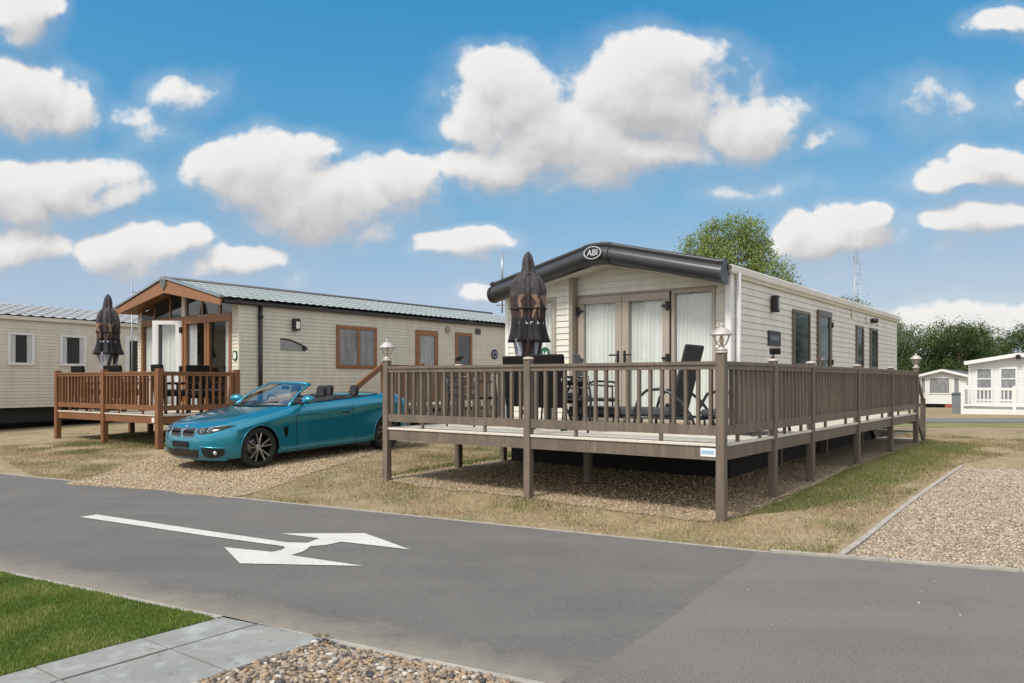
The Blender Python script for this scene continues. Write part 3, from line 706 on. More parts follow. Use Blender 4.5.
for k, (a0, a1, n) in enumerate(((-2.54, -1.80, 9), (-1.76, -1.02, 9), (-.94, -.28, 9))):
    curtain(home, a0, a1, Z(.9), Z(2.78), .205, m_curt, n, .018, k)
# big rounded fascia with end caps, centre cap and oval badge
prof = [(-.17, -.01), (-.27, 0), (-.325, -.012), (-.335, -.05), (-.305, -.065), (-.315, -.078), (-.37, -.10), (-.405, -.15), (-.41, -.21), (-.385, -.27), (-.33, -.315), (-.26, -.325), (-.17, -.32)]
def ztop(x):
    q = abs(x-APX); q = q if q > .3 else (q*q/.6+.15)
    return 3.635-.475*q/1.98
def fascia_mb(xs, sc=1., inset=0):
    P_ = []
    for x in xs: P_.append([(x, -.03+(y+.03)*sc, Z(ztop(x)-.16+(dz+.16)*sc)) for y, dz in prof])
    mb = MB().grid(P_)
    for row, rev in ((P_[0], 0), (P_[-1], 1)):
        f = mb.bm.faces.new([mb.bm.verts.new(p) for p in (row[::-1] if rev else row)])
    return mb
xs = [.01-(4.02)*i/40 for i in range(41)]
fas = fascia_mb(xs).build('fascia', m_dark, home)
fascia_mb([.035, -.01], 1.06).build('end_cap', m_dark, fas); fascia_mb([-3.98, -4.02], 1.06).build('end_cap', m_dark, fas)
fascia_mb([APX+.23-.46*i/10 for i in range(11)], 1.045).build('centre_cap', m_dark, fas)
def oval(mb, rx, rz, c, r_in=0., d=.012, n=28):
    f = lambda a, b, h: (c[0]+a, c[1]-h, c[2]+b)
    P1 = [(rx*math.cos(i*6.28319/n), rz*math.sin(i*6.28319/n)) for i in range(n)]
    if not r_in: return mb.prism(P1, 0, d, f)
    for i in range(n):
        a, b = P1[i], P1[(i+1) % n]
        mb.prism([a, b, (b[0]*r_in, b[1]*r_in), (a[0]*r_in, a[1]*r_in)], 0, d, f)
    return mb
bz = Z(3.425)
oval(MB(), .155, .098, (APX, -.438, bz), 0, .01).build('badge', m_black, fas)
oval(MB(), .155, .098, (APX, -.449, bz), .87, .008).build('badge_ring', m_silver, fas)
text_obj('lettering', 'ABI', .125, m_silver, fas, (APX, -.452, bz-.002), (R(90), 0, 0), .003, .003)
sf = MB()
for s in (-1, 1): sf.quad((APX, -.22, Z(3.29)), (APX+s*1.97, -.22, Z(2.86)), (APX+s*1.97, .16, Z(2.86)), (APX, .16, Z(3.29)))
sf.build('soffit', m_cream, home)
roof = MB(); rp = [(-4.02, 3.05), (APX, 3.52), (.07, 3.05), (.07, 3.10), (APX, 3.585), (-4.02, 3.10)]
roof.prism([(x, Z(z)) for x, z in rp], -.16, 10.8, lambda a, b, h: (a, h, b)).build('roof', m_roofd, home)
MB().span(.012, .075, -.12, 10.78, Z(3.0), Z(3.115), bevel=.015).build('gutter', m_cream, home)
MB().span(.015, .045, .13, 10.75, Z(2.955), Z(3.0)).build('eaves_strip', m_stone, home)
sw = on_side(0)
window(home, 2.66, 3.57, Z(1.74), Z(2.70), sw, m_tdark, m_dglass, .055, .0, .05, po=.03)
dr = window(home, 4.04, 4.87, Z(.87), Z(2.79), sw, m_tdark, m_dglass, .11, .0, .06, po=.035, name='door')
for zz in (2.55, 1.85): MB().box((.07, 4.85, Z(zz)), (.03, .04, .10)).build('hinge', m_black, dr)
window(home, 6.77, 7.35, Z(1.76), Z(2.66), sw, m_tdark, m_dglass, .055, .0, .05, po=.03)
window(home, 7.97, 8.62, Z(1.76), Z(2.67), sw, m_tdark, m_dglass, .055, .0, .05, po=.03)
lm = MB().span(.02, .13, 1.60, 1.70, Z(2.57), Z(2.83), bevel=.01).build('wall_lamp', m_black, home)
MB().span(.13, .134, 1.62, 1.68, Z(2.61), Z(2.79)).build('lens', m_netglass, lm)
pl = MB().span(.018, .032, 1.48, 2.04, Z(2.05), Z(2.285), bevel=.004).build('name_plate', m_black, home)
MB().span(.033, .035, 1.56, 1.96, Z(2.14), Z(2.21)).build('plate_print', mat('plate_print', (.10, .14, .16), .5), pl)
MB().span(.01, .04, 6.42, 6.54, Z(2.79), Z(2.94), bevel=.01).build('vent', m_stone, home)
for yy in (7.62, 8.55): MB().span(.01, .06, yy, yy+.12, Z(2.76), Z(2.90), bevel=.01).build('vent', m_whsid, home)
MB().lathe([(.05, .02), (.06, .06), (.045, .16)], (0, 8.1, Z(2.83)), 12, 'X').build('flue', m_black, home)
MB().span(-3.88, -.03, .06, 10.6, -.25, Z(.79)).build('underfloor_shade', m_underside, home)  # dark box added to stand in for the shade under the home
ns = oval(MB(), .088, .088, (-3.13, -.012, Z(1.965)), 0, .012).build('number_sign', m_green, home)
text_obj('numerals', '14', .105, m_white, ns, (-3.13, -.027, Z(1.945)), (R(90), 0, 0), .002, .003)
MB().tube([(-4.17, .18, Z(2.68)), (-4.17, .18, Z(3.74))], .013, 6).tube([(-4.30, .18, Z(2.82)), (-3.93, .18, Z(2.82))], .010, 6).tube([(-4.17, .18, Z(3.0)), (-4.17, .18, Z(3.70))], .018, 6).build('aerial', m_steel, home)

# ------------------------------------------------------------------ decks
def deck(root, posts, panels, floors, beams, zf, zr, m, mf, gz0, pw=.095, sp=.157, cap=None, lone=()):
    """posts (x, y, top); panels (p0, p1, count); heights are above the root"""
    for (x, y, top) in posts:
        p = MB().span(x-pw/2, x+pw/2, y-pw/2, y+pw/2, -.12, top, bevel=.006).build('post', m, root)
        if cap: MB().lathe([(pw*.66, 0), (pw*.70, .004), (pw*.70, .020), (pw*.55, .030), (pw*.12, .036)], (x, y, top), 20).build('post_cap', cap, p)
    for k, (a, b, n) in enumerate(panels):
        a, b = Vector(a), Vector(b); d = (b-a).normalized(); a2, b2 = a+d*pw/2, b-d*pw/2
        tr_ = MB()
        for (z0, z1, w_) in ((zr-.035, zr, .085), (zr-.085, zr-.034, .055)): tr_.beam((*a2, (z0+z1)/2), (*b2, (z0+z1)/2), w_, z1-z0)
        tr_.build('top_rail', m, root)
        rail = MB().beam((*a2, zf+.1375), (*b2, zf+.1375), .05, .105)
        for q in (.27, .73):
            f = a2+(b2-a2)*q; rail.beam((f.x, f.y, zf), (f.x, f.y, zf+.09), .035, .035)
        rl = rail.build('bottom_rail', m, root)
        L = (b2-a2).length; mm = MB() if k in lone else None
        for i in range(n):
            q = a2+(b2-a2)*(i+.5)/n
            t = mm or MB(); t.beam((q.x, q.y, zf+.19), (q.x, q.y, zr-.085), .043, .034, math.atan2(d.y, d.x))
            if not mm: t.build('spindle', m, rl)
        if mm: o = mm.build('spindle', m, rl); o['kind'] = 'stuff'
    for (x0, x1, y0, y1) in floors: MB().span(x0, x1, y0, y1, zf-.03, zf, bevel=.004).build('deck_floor', mf, root)
    bm_ = MB()
    for (a, b) in beams:
        a, b = Vector(a), Vector(b); d = (b-a).normalized(); a, b = a+d*pw/2, b-d*pw/2
        bm_.beam((*a, zf-.105), (*b, zf-.105), .03, .14)
    bm_.build('rim_beam', m, root)
    return root
FR = [(0, 0), (-2.5, 0), (-5, 0)]; RT = [(0, 1.58), (0, 3.1), (0, 5.56), (0, 8.0), (0, 10.4)]; LT = [(-5, 1.56), (-5, 2.72)]
tdeck = thing('raised_deck', 'taupe plastic raised deck with spindle railings round the cream caravan', 'deck', (*DECK_O, 0), ROT)
posts = [(0, 0, 1.79), (-2.5, 0, 1.765), (-5, 0, 1.785)]+[(x, y, 1.735) for x, y in RT[:-1]]+[(0, 10.4, 1.77), (-5, 1.56, 1.735), (-5, 2.72, 1.735)]
pan = [(FR[0], FR[1], 17), (FR[1], FR[2], 17)]+[(a, b, 10 if i < 2 else 17) for i, (a, b) in enumerate(zip([FR[0]]+RT, RT))]+[(FR[2], LT[0], 11), (LT[0], LT[1], 8)]
deck(tdeck, posts, pan, [(-5.03, .03, -.03, 2.675), (-.945, .03, 2.68, 10.43), (-3.62, -1.06, 2.68, 2.80)], [(a, b) for a, b, n in pan]+[((-5, 2.66), (0, 2.66))], .838, 1.708, m_deckt, m_floor, 0, cap=m_cap, lone=(6, 8))
j_ = MB()
for k in range(1, 8): j_.span(-5+.62*k, -5+.62*k+.045, .06, 2.6, .68, .80)
for k in range(1, 12): j_.span(-.93, -.03, 2.7+.65*k, 2.745+.65*k, .68, .80)
j_.build('joists', m_deckt, tdeck)
for x, y in ((-2.5, 1.4), (-.9, 4.5), (-.9, 7), (-.9, 9.6)): MB().span(x-.045, x+.045, y-.045, y+.045, -.05, .70).build('post', m_deckt, tdeck)
st = MB()                                       # steps down at the far end
for k in range(3): st.span(-.92, -.02, 10.46+.24*k, 10.68+.24*k, .60-.2*k, .64-.2*k)
st.build('steps', m_floor, tdeck)
for x in (0, -.95):
    MB().beam((x, 10.42, 1.67), (x, 11.17, 1.10), .05, .08).beam((x, 10.46, .80), (x, 11.17, .28), .04, .14).build('handrail', m_deckt, tdeck)
    MB().span(x-.047, x+.047, 11.14, 11.235, .1, 1.12, bevel=.006).build('post', m_deckt, tdeck)
stk = MB().span(-.225, -.055, -.022, -.018, .70, .79).build('sticker', mat('sticker_white', (.72, .74, .78), .4), tdeck)
MB().span(-.215, -.075, -.0245, -.0225, .727, .765).build('sticker_print', mat('sticker_blue', (.30, .46, .62), .4), stk)

def lantern(loc, label):
    t = thing('post_lantern', label, 'lantern', loc, ROT, 'lanterns on the taupe deck posts')
    MB().lathe([(.062, 0), (.062, .012), (.035, .02), (.028, .05), (.05, .06)], (0, 0, 0), 12).build('base', m_lampm, t)
    MB().lathe([(.05, .058), (.072, .10), (.092, .155), (.092, .16)], (0, 0, 0), 6, cap=False).build('glass', m_glass, t)
    cg = MB()
    for k in range(6):
        a = k*math.pi/3; cg.tube([(r*math.cos(a), r*math.sin(a), z) for r, z in ((.051, .058), (.073, .10), (.093, .16))], .0045, 5)
    cg.build('cage', m_lampm, t)
    MB().lathe([(.016, .06), (.022, .09), (.026, .12), (.012, .15)], (0, 0, 0), 10).build('bulb', m_bulb, t)
    MB().lathe([(.118, .158), (.122, .165), (.10, .185), (.075, .215), (.04, .235), (.018, .243), (.016, .255), (.024, .262), (.006, .285)], (0, 0, 0), 12).build('lid', m_lampm, t)
    return t
def dk(x, y, z=.838): return (*L2W(DECK_O, x, y), z)
lantern(dk(0, 0, 1.822), 'metal lantern on the front right corner post of the taupe deck')
lantern(dk(-5, 0, 1.815), 'metal lantern on the front left corner post beside the blue car')
lantern(dk(0, 10.4, 1.80), 'metal lantern on the far end post by the deck steps')
for (x, y, lb, rz) in ((0, 1.58, 'small black solar light tilted on the second post of the right hand railing', 0), (-5, 1.56, 'small black solar light on the rear left post before the brown window', 1.2)):
    t = thing('solar_light', lb, 'solar light', dk(x, y, 1.775), ROT+rz, 'solar lights on deck posts')
    MB().lathe([(.03, 0), (.02, .02), (.012, .05)], (0, 0, 0), 10).build('stem', m_black, t)
    MB().box((.02, .02, .085), (.13, .11, .018), rx=R(-38), rz=.3, bevel=.004).build('solar_panel', m_black, t)

# ------------------------------------------------------------------ brown gabled home on the left
BX = L2W(PINE_O, 0, 1.8); BZ = gzf(*BX)
cabin = thing('static_caravan', 'stone coloured caravan with brown timber gable and glazed porch behind the blue car', 'caravan', (*BX, BZ), ROT)
def Y_(z): return z-BZ
w = MB(); CX = -2.13
gl2 = [((-4.26, Y_(3.26)), (CX, Y_(3.76))), ((CX, Y_(3.76)), (0, Y_(3.26)))]
siding(w, -4.26, -4.05, Y_(.75), Y_(3.27), on_front(0), h=.082, zbase=Y_(.75)); siding(w, -.26, -.0, Y_(.75), Y_(3.27), on_front(0), h=.082, zbase=Y_(.75))
siding(w, 0, 11.2, Y_(.75), Y_(3.24), on_side(0), h=.082, zbase=Y_(.75)); siding(w, 0, 11.2, Y_(.75), Y_(3.24), on_side(-4.26, -1), h=.082, zbase=Y_(.75))
siding(w, -4.26, 0, Y_(.75), Y_(3.76), on_front(11.2, 1), h=.082, top=gl2, zbase=Y_(.75))
w.build('wall', m_stone, cabin)
r = MB()
r.span(-4.2, -.05, 2.4, 2.45, Y_(.8), Y_(3.3)); r.span(-4.2, -.05, .1, 2.4, Y_(.78), Y_(.82)); r.span(-4.22, -4.18, .05, 11, Y_(.8), Y_(3.2)); r.span(-.07, -.03, .05, 11, Y_(.8), Y_(3.2))
r.build('lounge', mat('porch_wall', (.36, .32, .26), .8), cabin)
MB().span(-.02, .022, -.022, .03, Y_(.7), Y_(3.25)).build('corner_trim', m_stone, cabin)
MB().tube([(.055, .50, Y_(.45)), (.055, .50, Y_(3.2))], .045, 10).tube([(.055, .50, Y_(2.9)), (.055, .50, Y_(2.95))], .06, 10).build('downpipe', m_gutter, cabin)
MB().span(.02, .13, -.45, 11.3, Y_(3.15), Y_(3.235), bevel=.02).build('gutter', m_gutter, cabin)
tile_roof(.12, Y_(3.25), CX, Y_(3.80), -.5, 11.4).build('roof', m_roofm, cabin)
tile_roof(-4.38, Y_(3.25), CX, Y_(3.80), -.5, 11.4).build('roof', m_roofm, cabin)
MB().tube([(CX, -.5, Y_(3.83)), (CX, 11.4, Y_(3.83))], .05, 8).build('ridge', m_roofd, cabin)
for s in (-1, 1):                                # tapered barge boards with a grey metal edge
    e = CX+s*2.23
    MB().prism([(CX, Y_(3.80)), (e, Y_(3.235)), (e, Y_(3.10)), (CX, Y_(3.50))], -.52, -.48, lambda a, b, h: (a, h, b)).build('barge_board', m_oak, cabin)
    MB().beam((CX-s*.0, -.5, Y_(3.845)), (e+s*.03, -.5, Y_(3.275)), .10, .045).build('roof_edge', m_steel, cabin)
MB().prism([(CX-.12, Y_(3.86)), (CX+.12, Y_(3.86)), (CX+.12, Y_(3.68)), (CX, Y_(3.56)), (CX-.12, Y_(3.68))], -.545, -.525, lambda a, b, h: (a, h, b)).build('gable_plate', mat('gable_plate', (.09, .11, .105), .4), cabin)
oval(MB(), .07, .07, (CX, -.548, Y_(3.74)), .72, .006).build('gable_ring', m_steel, cabin)
sf = MB()
for s in (-1, 1): sf.quad((CX, -.48, Y_(3.66)), (CX+s*2.2, -.48, Y_(3.14)), (CX+s*2.2, .05, Y_(3.14)), (CX, .05, Y_(3.66)))
sf.build('soffit', m_oak, cabin)
MB().span(-4.05, -.26, -.03, .05, Y_(2.90), Y_(2.99)).build('porch_beam', m_oak, cabin)
MB().span(CX-.07, CX+.07, -.05, .06, Y_(2.99), Y_(3.62)).build('king_post', m_stone, cabin)
MB().prism([(-4.2, Y_(3.0)), (-.1, Y_(3.0)), (-.1, Y_(3.12)), (CX, Y_(3.64)), (-4.2, Y_(3.12))], .0, .012, lambda a, b, h: (a, h, b)).build('gable_window', m_dglass, cabin)
gb = MB()
for x in (-3.46, -2.75, -1.4, -.7): gb.span(x-.03, x+.03, -.02, .03, Y_(2.98), Y_(3.64-.245*abs(x-CX)))
gb.build('gable_bars', m_oak, cabin)
of = on_front(0)
def porch(a0, a1, wd=.075): return window(cabin, a0, a1, Y_(.82), Y_(2.9), of, m_oak, m_glass, wd, -.03, .04, po=0)
porch(-4.05, -3.42); porch(-2.12, -1.20, .085); porch(-1.18, -.26, .085)
MB().span(-3.42, -3.36, -.04, .04, Y_(.82), Y_(2.9)).span(-2.20, -2.125, -.05, .05, Y_(.82), Y_(2.9)).build('door_jamb', m_oak, cabin)
curtain(cabin, -4.0, -3.5, Y_(.9), Y_(2.85), .07, m_curt, 6, .02, 11)
curtain(cabin, -3.3, -2.3, Y_(.9), Y_(2.85), .10, m_curt, 11, .03, 12)
curtain(cabin, -2.08, -1.75, Y_(.9), Y_(2.85), .07, m_curtg, 4, .02, 13)
curtain(cabin, -.62, -.3, Y_(.9), Y_(2.85), .07, m_curtg, 4, .02, 14)
# the white door leaf stands ajar, hinged on its right edge
ang = R(40)
def leaf(a, z, o):
    c, s = math.cos(ang), math.sin(ang)
    return (-2.24-a*c-o*s*1., -.06-a*s*1.+o*c*-1., z)
lf = MB()
def lbar(a0, a1, z0, z1, d0, d1):
    lf.prism([(a0, z0), (a1, z0), (a1, z1), (a0, z1)], d0, d1, lambda a, b, h: leaf(a, b, h))
for (a0, a1, z0, z1) in ((0, .075, .86, 2.90), (.525, .60, .86, 2.90), (.075, .525, .86, .96), (.075, .525, 2.81, 2.90)): lbar(a0, a1, Y_(z0), Y_(z1), -.03, .03)
lfo = lf.build('door', m_white, cabin)
g_ = MB(); g_.quad(leaf(.07, Y_(.94), 0), leaf(.54, Y_(.94), 0), leaf(.54, Y_(2.83), 0), leaf(.07, Y_(2.83), 0)); g_.build('pane', m_glass, lfo)
for zz in (2.68, 1.78, 1.1): MB().box((-2.19, -.07, Y_(zz)), (.07, .06, .13)).build('hinge', m_black, lfo)
sw = on_side(0)
f = window(cabin, 2.67, 3.98, Y_(1.81), Y_(2.86), sw, m_oak, m_netglass, .085, 0, .05, mull=(3.36,), po=.028)
f = window(cabin, 5.41, 6.28, Y_(.95), Y_(2.89), sw, m_oak, m_netglass, .15, 0, .05, po=.03, name='door')
f = window(cabin, 7.04, 7.76, Y_(1.85), Y_(2.90), sw, m_oak, m_dglass, .10, 0, .05, po=.03)
lm = MB().span(.02, .13, 1.36, 1.53, Y_(2.66), Y_(2.93), bevel=.012).build('wall_lamp', m_black, cabin)
MB().span(.131, .136, 1.40, 1.50, Y_(2.70), Y_(2.86)).build('lens', mat('lamp_lens', (.75, .74, .68), .3), lm)
# name board: grey print under a black sweep with a dark roundel
nb = MB(); T = [(1.05+.76*i/14, 2.455-.20*(i/14)**2) for i in range(15)]
nb.prism([(1.06, 2.20), (1.70, 2.20), (1.78, 2.27)]+[(a, z-.03) for a, z in T[::-1]], .0165, .020, lambda a, b, h: (h, a, Y_(b)))
nbo = nb.build('name_board', mat('board_grey', (.25, .25, .25), .5, var=.2, scale=26, stretch=(1, 1, 2)), cabin)
sweep = MB()
for (p, q) in zip(T, T[1:]): sweep.prism([(p[0], p[1]-.016), (q[0], q[1]-.016), (q[0], q[1]+.016), (p[0], p[1]+.016)], .0195, .026, lambda a, b, h: (h, a, Y_(b)))
sweep.build('black_sweep', m_black, nbo)
def disc(yc, zc, r_, m, x=.02, d=.014, parent=cabin, name='disc', rin=0):
    mb = MB(); n = 20; C_ = [(yc+r_*math.cos(i*6.28319/n), zc+r_*math.sin(i*6.28319/n)) for i in range(n)]
    f_ = lambda a, b, h: (h, a, b)
    if rin:
        for i in range(n):
            a, b = C_[i], C_[(i+1) % n]; mb.prism([a, b, (yc+(b[0]-yc)*rin, zc+(b[1]-zc)*rin), (yc+(a[0]-yc)*rin, zc+(a[1]-zc)*rin)], x, x+d, f_)
    else: mb.prism(C_, x, x+d, f_)
    return mb.build(name, m, parent)
disc(1.70, Y_(2.26), .065, m_black, .021, .008, nbo, 'roundel')
disc(6.70, Y_(2.95), .085, m_taupe, .01, .05, cabin, 'vent')
MB().span(.01, .06, 7.94, 8.14, Y_(2.89), Y_(3.05), bevel=.01).build('vent', m_dark, cabin)
bd = disc(8.84, Y_(2.31), .15, m_blue, .018, .014, cabin, 'round_sign'); disc(8.84, Y_(2.31), .085, m_silver, .033, .003, bd, 'sign_ring', .8)
og = oval(MB(), .085, .11, (-.125, -.016, Y_(2.05)), 0, .012).build('number_sign', m_green, cabin); oval(MB(), .055, .075, (-.125, -.029, Y_(2.05)), 0, .004).build('sign_face', m_white, og)
MB().span(-4.1, -.15, .3, 11, Y_(.42), Y_(.73)).build('chassis', m_underside, cabin)
ap = thing('aerial_pole', 'thin grey aerial pole rising between the beige caravan and the brown gabled porch', 'aerial', (-10.1, 21.0, gzf(-10.1, 21)), ROT)
MB().tube([(0, 0, 0), (0, 0, 3.9)], .016, 6).build('pole', m_steel, ap)
MB().tube([(0, 0, 3.62), (.28, .1, 3.62)], .009, 5).tube([(.06, -.12, 3.62), (.06, .16, 3.62)], .006, 4).tube([(.16, -.10, 3.62), (.16, .22, 3.62)], .006, 4).tube([(.25, -.02, 3.62), (.25, .22, 3.62)], .006, 4).build('antenna', m_steel, ap)

PZ = gzf(*PINE_O)
pdeck = thing('raised_deck', 'brown timber raised deck with spindle railings in front of the glazed porch', 'deck', (*PINE_O, 0), ROT)
PF = [(0, 0), (-2.22, 0), (-4.44, 0)]
pan = [(PF[0], PF[1], 14), (PF[1], PF[2], 14), (PF[0], (0, 1.77), 11), (PF[2], (-4.44, 1.77), 11)]
deck(pdeck, [(x, y, 1.745) for x, y in PF+[(0, 1.73), (-4.44, 1.73)]], pan, [(-4.47, .03, -.03, 1.75)], [(a, b) for a, b, n in pan], .825, 1.69, m_pine, m_pinef, PZ, pw=.115, cap=None)
for x in (-1.1, -3.3): MB().span(x-.05, x+.05, 1.55, 1.65, 0, .70).build('post', m_pine, pdeck)
jj = MB()
for k in range(1, 7): jj.span(-4.44+.63*k, -4.40+.63*k, .06, 1.7, .66, .79)
jj.build('joists', m_pine, pdeck)
MB().span(-.16, -.07, -.062, -.058, .68, .77).build('sticker', m_white, pdeck)

# side steps and landing of the brown home
SX = L2W(PINE_O, 0, 4.9); SZ = gzf(*SX)
land = thing('side_steps', 'brown timber landing and steps with sloping handrail at the caravan side door', 'steps', (*SX, SZ), ROT)
MB().span(.06, 1.2, .05, 3.95, .62, .66).build('landing', m_pinef, land)
for (x, y) in ((1.2, 0), (1.2, 1.3), (1.2, 2.6), (1.2, 3.95)): MB().span(x-.05, x+.05, y-.05, y+.05, -.05, 1.68, bevel=.006).build('post', m_pine, land)
bo = MB()
for k in range(26): bo.span(1.185, 1.205, .12+k*.148, .12+k*.148+.118, .72, 1.54)
bo.build('board_screen', m_pine, land)
MB().span(1.165, 1.235, .05, 3.9, 1.56, 1.63).build('top_rail', m_pine, land)
for x in (1.2, ):
    MB().beam((x, 0, 1.62), (x, -1.12, .92), .06, .12).build('handrail', m_pine, land); MB().beam((x, 0, .62), (x, -1.12, .05), .04, .17).build('stringer', m_pine, land)
    MB().span(x-.05, x+.05, -1.2, -1.1, -.05, .98, bevel=.006).build('post', m_pine, land)
tr = MB()
for k in range(3): tr.span(.15, 1.17, -.3-.3*k, -.02-.3*k, .45-.18*k, .49-.18*k)
tr.build('tread', m_pinef, land)

# ------------------------------------------------------------------ beige home far left
D3 = (.485, .8746); R3 = math.atan2(-D3[0], D3[1]); TX = (-13.4, 20.7); TZ = gzf(*TX)
third = thing('static_caravan', 'beige static caravan with grey tiled roof and white windows at the left edge', 'caravan', (*TX, TZ), R3)
def T_(z): return z-TZ
w = MB(); siding(w, -4.2, 8.2, T_(.79), T_(3.15), on_side(0), h=.088, zbase=T_(.79)); siding(w, -3.7, 0, T_(.79), T_(3.6), on_front(8.2, 1), h=.088, top=[((-3.7, T_(3.15)), (-1.85, T_(3.65))), ((-1.85, T_(3.65)), (0, T_(3.15)))], zbase=T_(.79))
siding(w, -3.7, 0, T_(.79), T_(3.6), on_front(-4.2), h=.088, top=[((-3.7, T_(3.15)), (-1.85, T_(3.65))), ((-1.85, T_(3.65)), (0, T_(3.15)))], zbase=T_(.79)); siding(w, -4.2, 8.2, T_(.79), T_(3.15), on_side(-3.7, -1), h=.088, zbase=T_(.79))
w.build('wall', m_beige, third)
tile_roof(.10, T_(3.22), -1.85, T_(3.70), -4.4, 8.4, wave=.3, amp=.035).build('roof', m_roofg, third)
tile_roof(-3.8, T_(3.22), -1.85, T_(3.70), -4.4, 8.4, wave=.3, amp=.035).build('roof', m_roofg, third)
MB().span(.01, .10, -4.3, 8.3, T_(3.13), T_(3.23), bevel=.01).build('gutter', m_beige, third)
sw = on_side(0)
for (a0, a1) in ((.16, .86), (1.56, 2.33)):
    f = frame_mb(a0, a1, T_(1.92), T_(2.80), .07, sw, 0, .05).build('window', m_white, third)
    pane_mb(a0+.05, a1-.05, T_(1.97), T_(2.76), sw, .02).build('pane', m_dglass, f)
    for q in (a0+.06, a1-.20): MB().grid([[(.026+.006*math.sin(i*1.9), q+.14*i/8, T_(z)) for i in range(9)] for z in (1.98, 2.4, 2.75)]).build('curtain', m_curtg, f)
window(third, 3.55, 4.35, T_(.85), T_(2.86), sw, m_white, m_dglass, .14, 0, .05, name='door')
window(third, -2.6, -1.6, T_(1.92), T_(2.80), sw, m_white, m_dglass, .07)
MB().span(.01, .12, 2.62, 2.80, T_(2.28), T_(2.52), bevel=.01).build('wall_lamp', m_steel, third)
MB().span(-3.6, -.12, -4, 8, T_(.40), T_(.79)).build('chassis', m_underside, third)

# ------------------------------------------------------------------ white homes far right
def far_home(px, py, wd, ln, z0, z1, z2, label, roofm, wallm):
    g0 = gzf(px, py); t = thing('static_caravan', label, 'caravan', (px, py, g0), ROT)
    q = lambda z: z-g0; h = wd/2
    tp = [((0, q(z1)), (h, q(z2))), ((h, q(z2)), (wd, q(z1)))]
    w = MB(); siding(w, 0, wd, q(z0), q(z2), on_front(0), h=.14, lap=.01, top=tp, zbase=q(z0)); siding(w, 0, ln, q(z0), q(z1), on_side(wd), h=.14, zbase=q(z0))
    siding(w, 0, ln, q(z0), q(z1), on_side(0, -1), h=.14, zbase=q(z0)); siding(w, 0, wd, q(z0), q(z2), on_front(ln, 1), h=.14, top=tp, zbase=q(z0))
    w.build('wall', wallm, t)
    MB().prism([(-.12, q(z1)), (h, q(z2)), (wd+.12, q(z1)), (wd+.12, q(z1)+.05), (h, q(z2)+.06), (-.12, q(z1)+.05)], -.3, ln+.1, lambda a, b, c: (a, c, b)).build('roof', roofm, t)
    for s, e in ((0, -.14), (1, wd+.14)):
        MB().beam((h, -.3, q(z2)-.02), (e, -.3, q(z1)-.03), .06, .17).build('barge_board', m_white, t)
    return t, q
t, q = far_home(29.9, 58, 3.05, 9, -.15, 1.88, 2.30, 'small white caravan with a bay window far off by the trees', m_roofd, m_whsid)
for (a0, a1) in ((.10, .45), (.62, 2.02), (2.20, 2.62)): window(t, a0, a1, q(.55), q(1.78), on_front(0), m_white, m_netglass, .07, 0, .05)
window(t, .9, 1.7, q(.9), q(1.75), on_side(3.05), m_white, m_netglass, .07, 0, .05)
MB().span(.1, 2.95, .2, 8.8, q(-.42), q(-.16)).build('chassis', m_underside, t)
MB().span(1.75, 2.6, -.5, -.2, -.02, .28).build('door_step', m_brick, t)
LB = (21.95, 38.0)
t, q = far_home(*LB, 4.1, 10, .35, 2.38, 2.74, 'white caravan with three tall barred windows and white decking at the right edge', m_whsid, m_whsid)
for k in range(4): window(t, .30+.98*k, 1.02+.98*k, q(.55), q(2.14), on_front(0), m_white, m_netglass, .08, 0, .05, bars=(q(1.08), q(1.6)))
MB().span(.0, .10, -.03, .05, q(.3), q(2.38)).build('corner_trim', m_white, t)
MB().lathe([(.10, 0), (.12, .05), (.05, .10)], (2.05, -.36, q(2.62)), 12, 'Y').build('gable_lamp', m_black, t)
DB = L2W(LB, -.05, -1.5); DBZ = gzf(*DB)
wd_ = thing('raised_deck', 'white plastic raised deck with railings in front of the far white caravan', 'deck', (*DB, DBZ), ROT)
for x in (0, 2.05, 4.1): MB().span(x-.06, x+.06, -.06, .06, -.1, 1.32).build('post', m_white, wd_)
for y in (1.35, ): MB().span(-.06, .06, y-.06, y+.06, -.1, 1.32).build('post', m_white, wd_)
for (a, b) in (((0, 0), (2.05, 0)), ((2.05, 0), (4.1, 0)), ((0, 0), (0, 1.35))):
    MB().beam((*a, 1.19), (*b, 1.19), .06, .09).build('top_rail', m_white, wd_); rl = MB().beam((*a, .42), (*b, .42), .05, .09).build('bottom_rail', m_white, wd_)
    n = 13 if a[1] == b[1] else 8
    for i in range(n):
        p_ = Vector(a)+(Vector(b)-Vector(a))*(i+.5)/n; MB().span(p_.x-.022, p_.x+.022, p_.y-.022, p_.y+.022, .46, 1.15).build('spindle', m_white, rl)
MB().span(-.03, 4.13, -.03, 1.45, .28, .31).build('deck_floor', m_steel, wd_)
MB().span(.05, 4.05, -.02, .02, .0, .26).build('skirt_board', m_whsid, wd_)
bp_ = L2W(DB, -.36, 1.3)
bn = thing('wheelie_bin', 'grey wheelie bin beside the far white deck', 'bin', (*bp_, gzf(*bp_)), ROT)
MB().prism([(-.2, 0), (.2, 0), (.24, .92), (-.24, .92)], -.28, .28, lambda a, b, h: (a, h, b)).build('body', mat('bin_grey', (.16, .18, .19), .5), bn)
MB().box((0, 0, .96), (.52, .64, .06), rx=.06, bevel=.02).build('lid', mat('bin_lid', (.07, .08, .09), .5), bn)
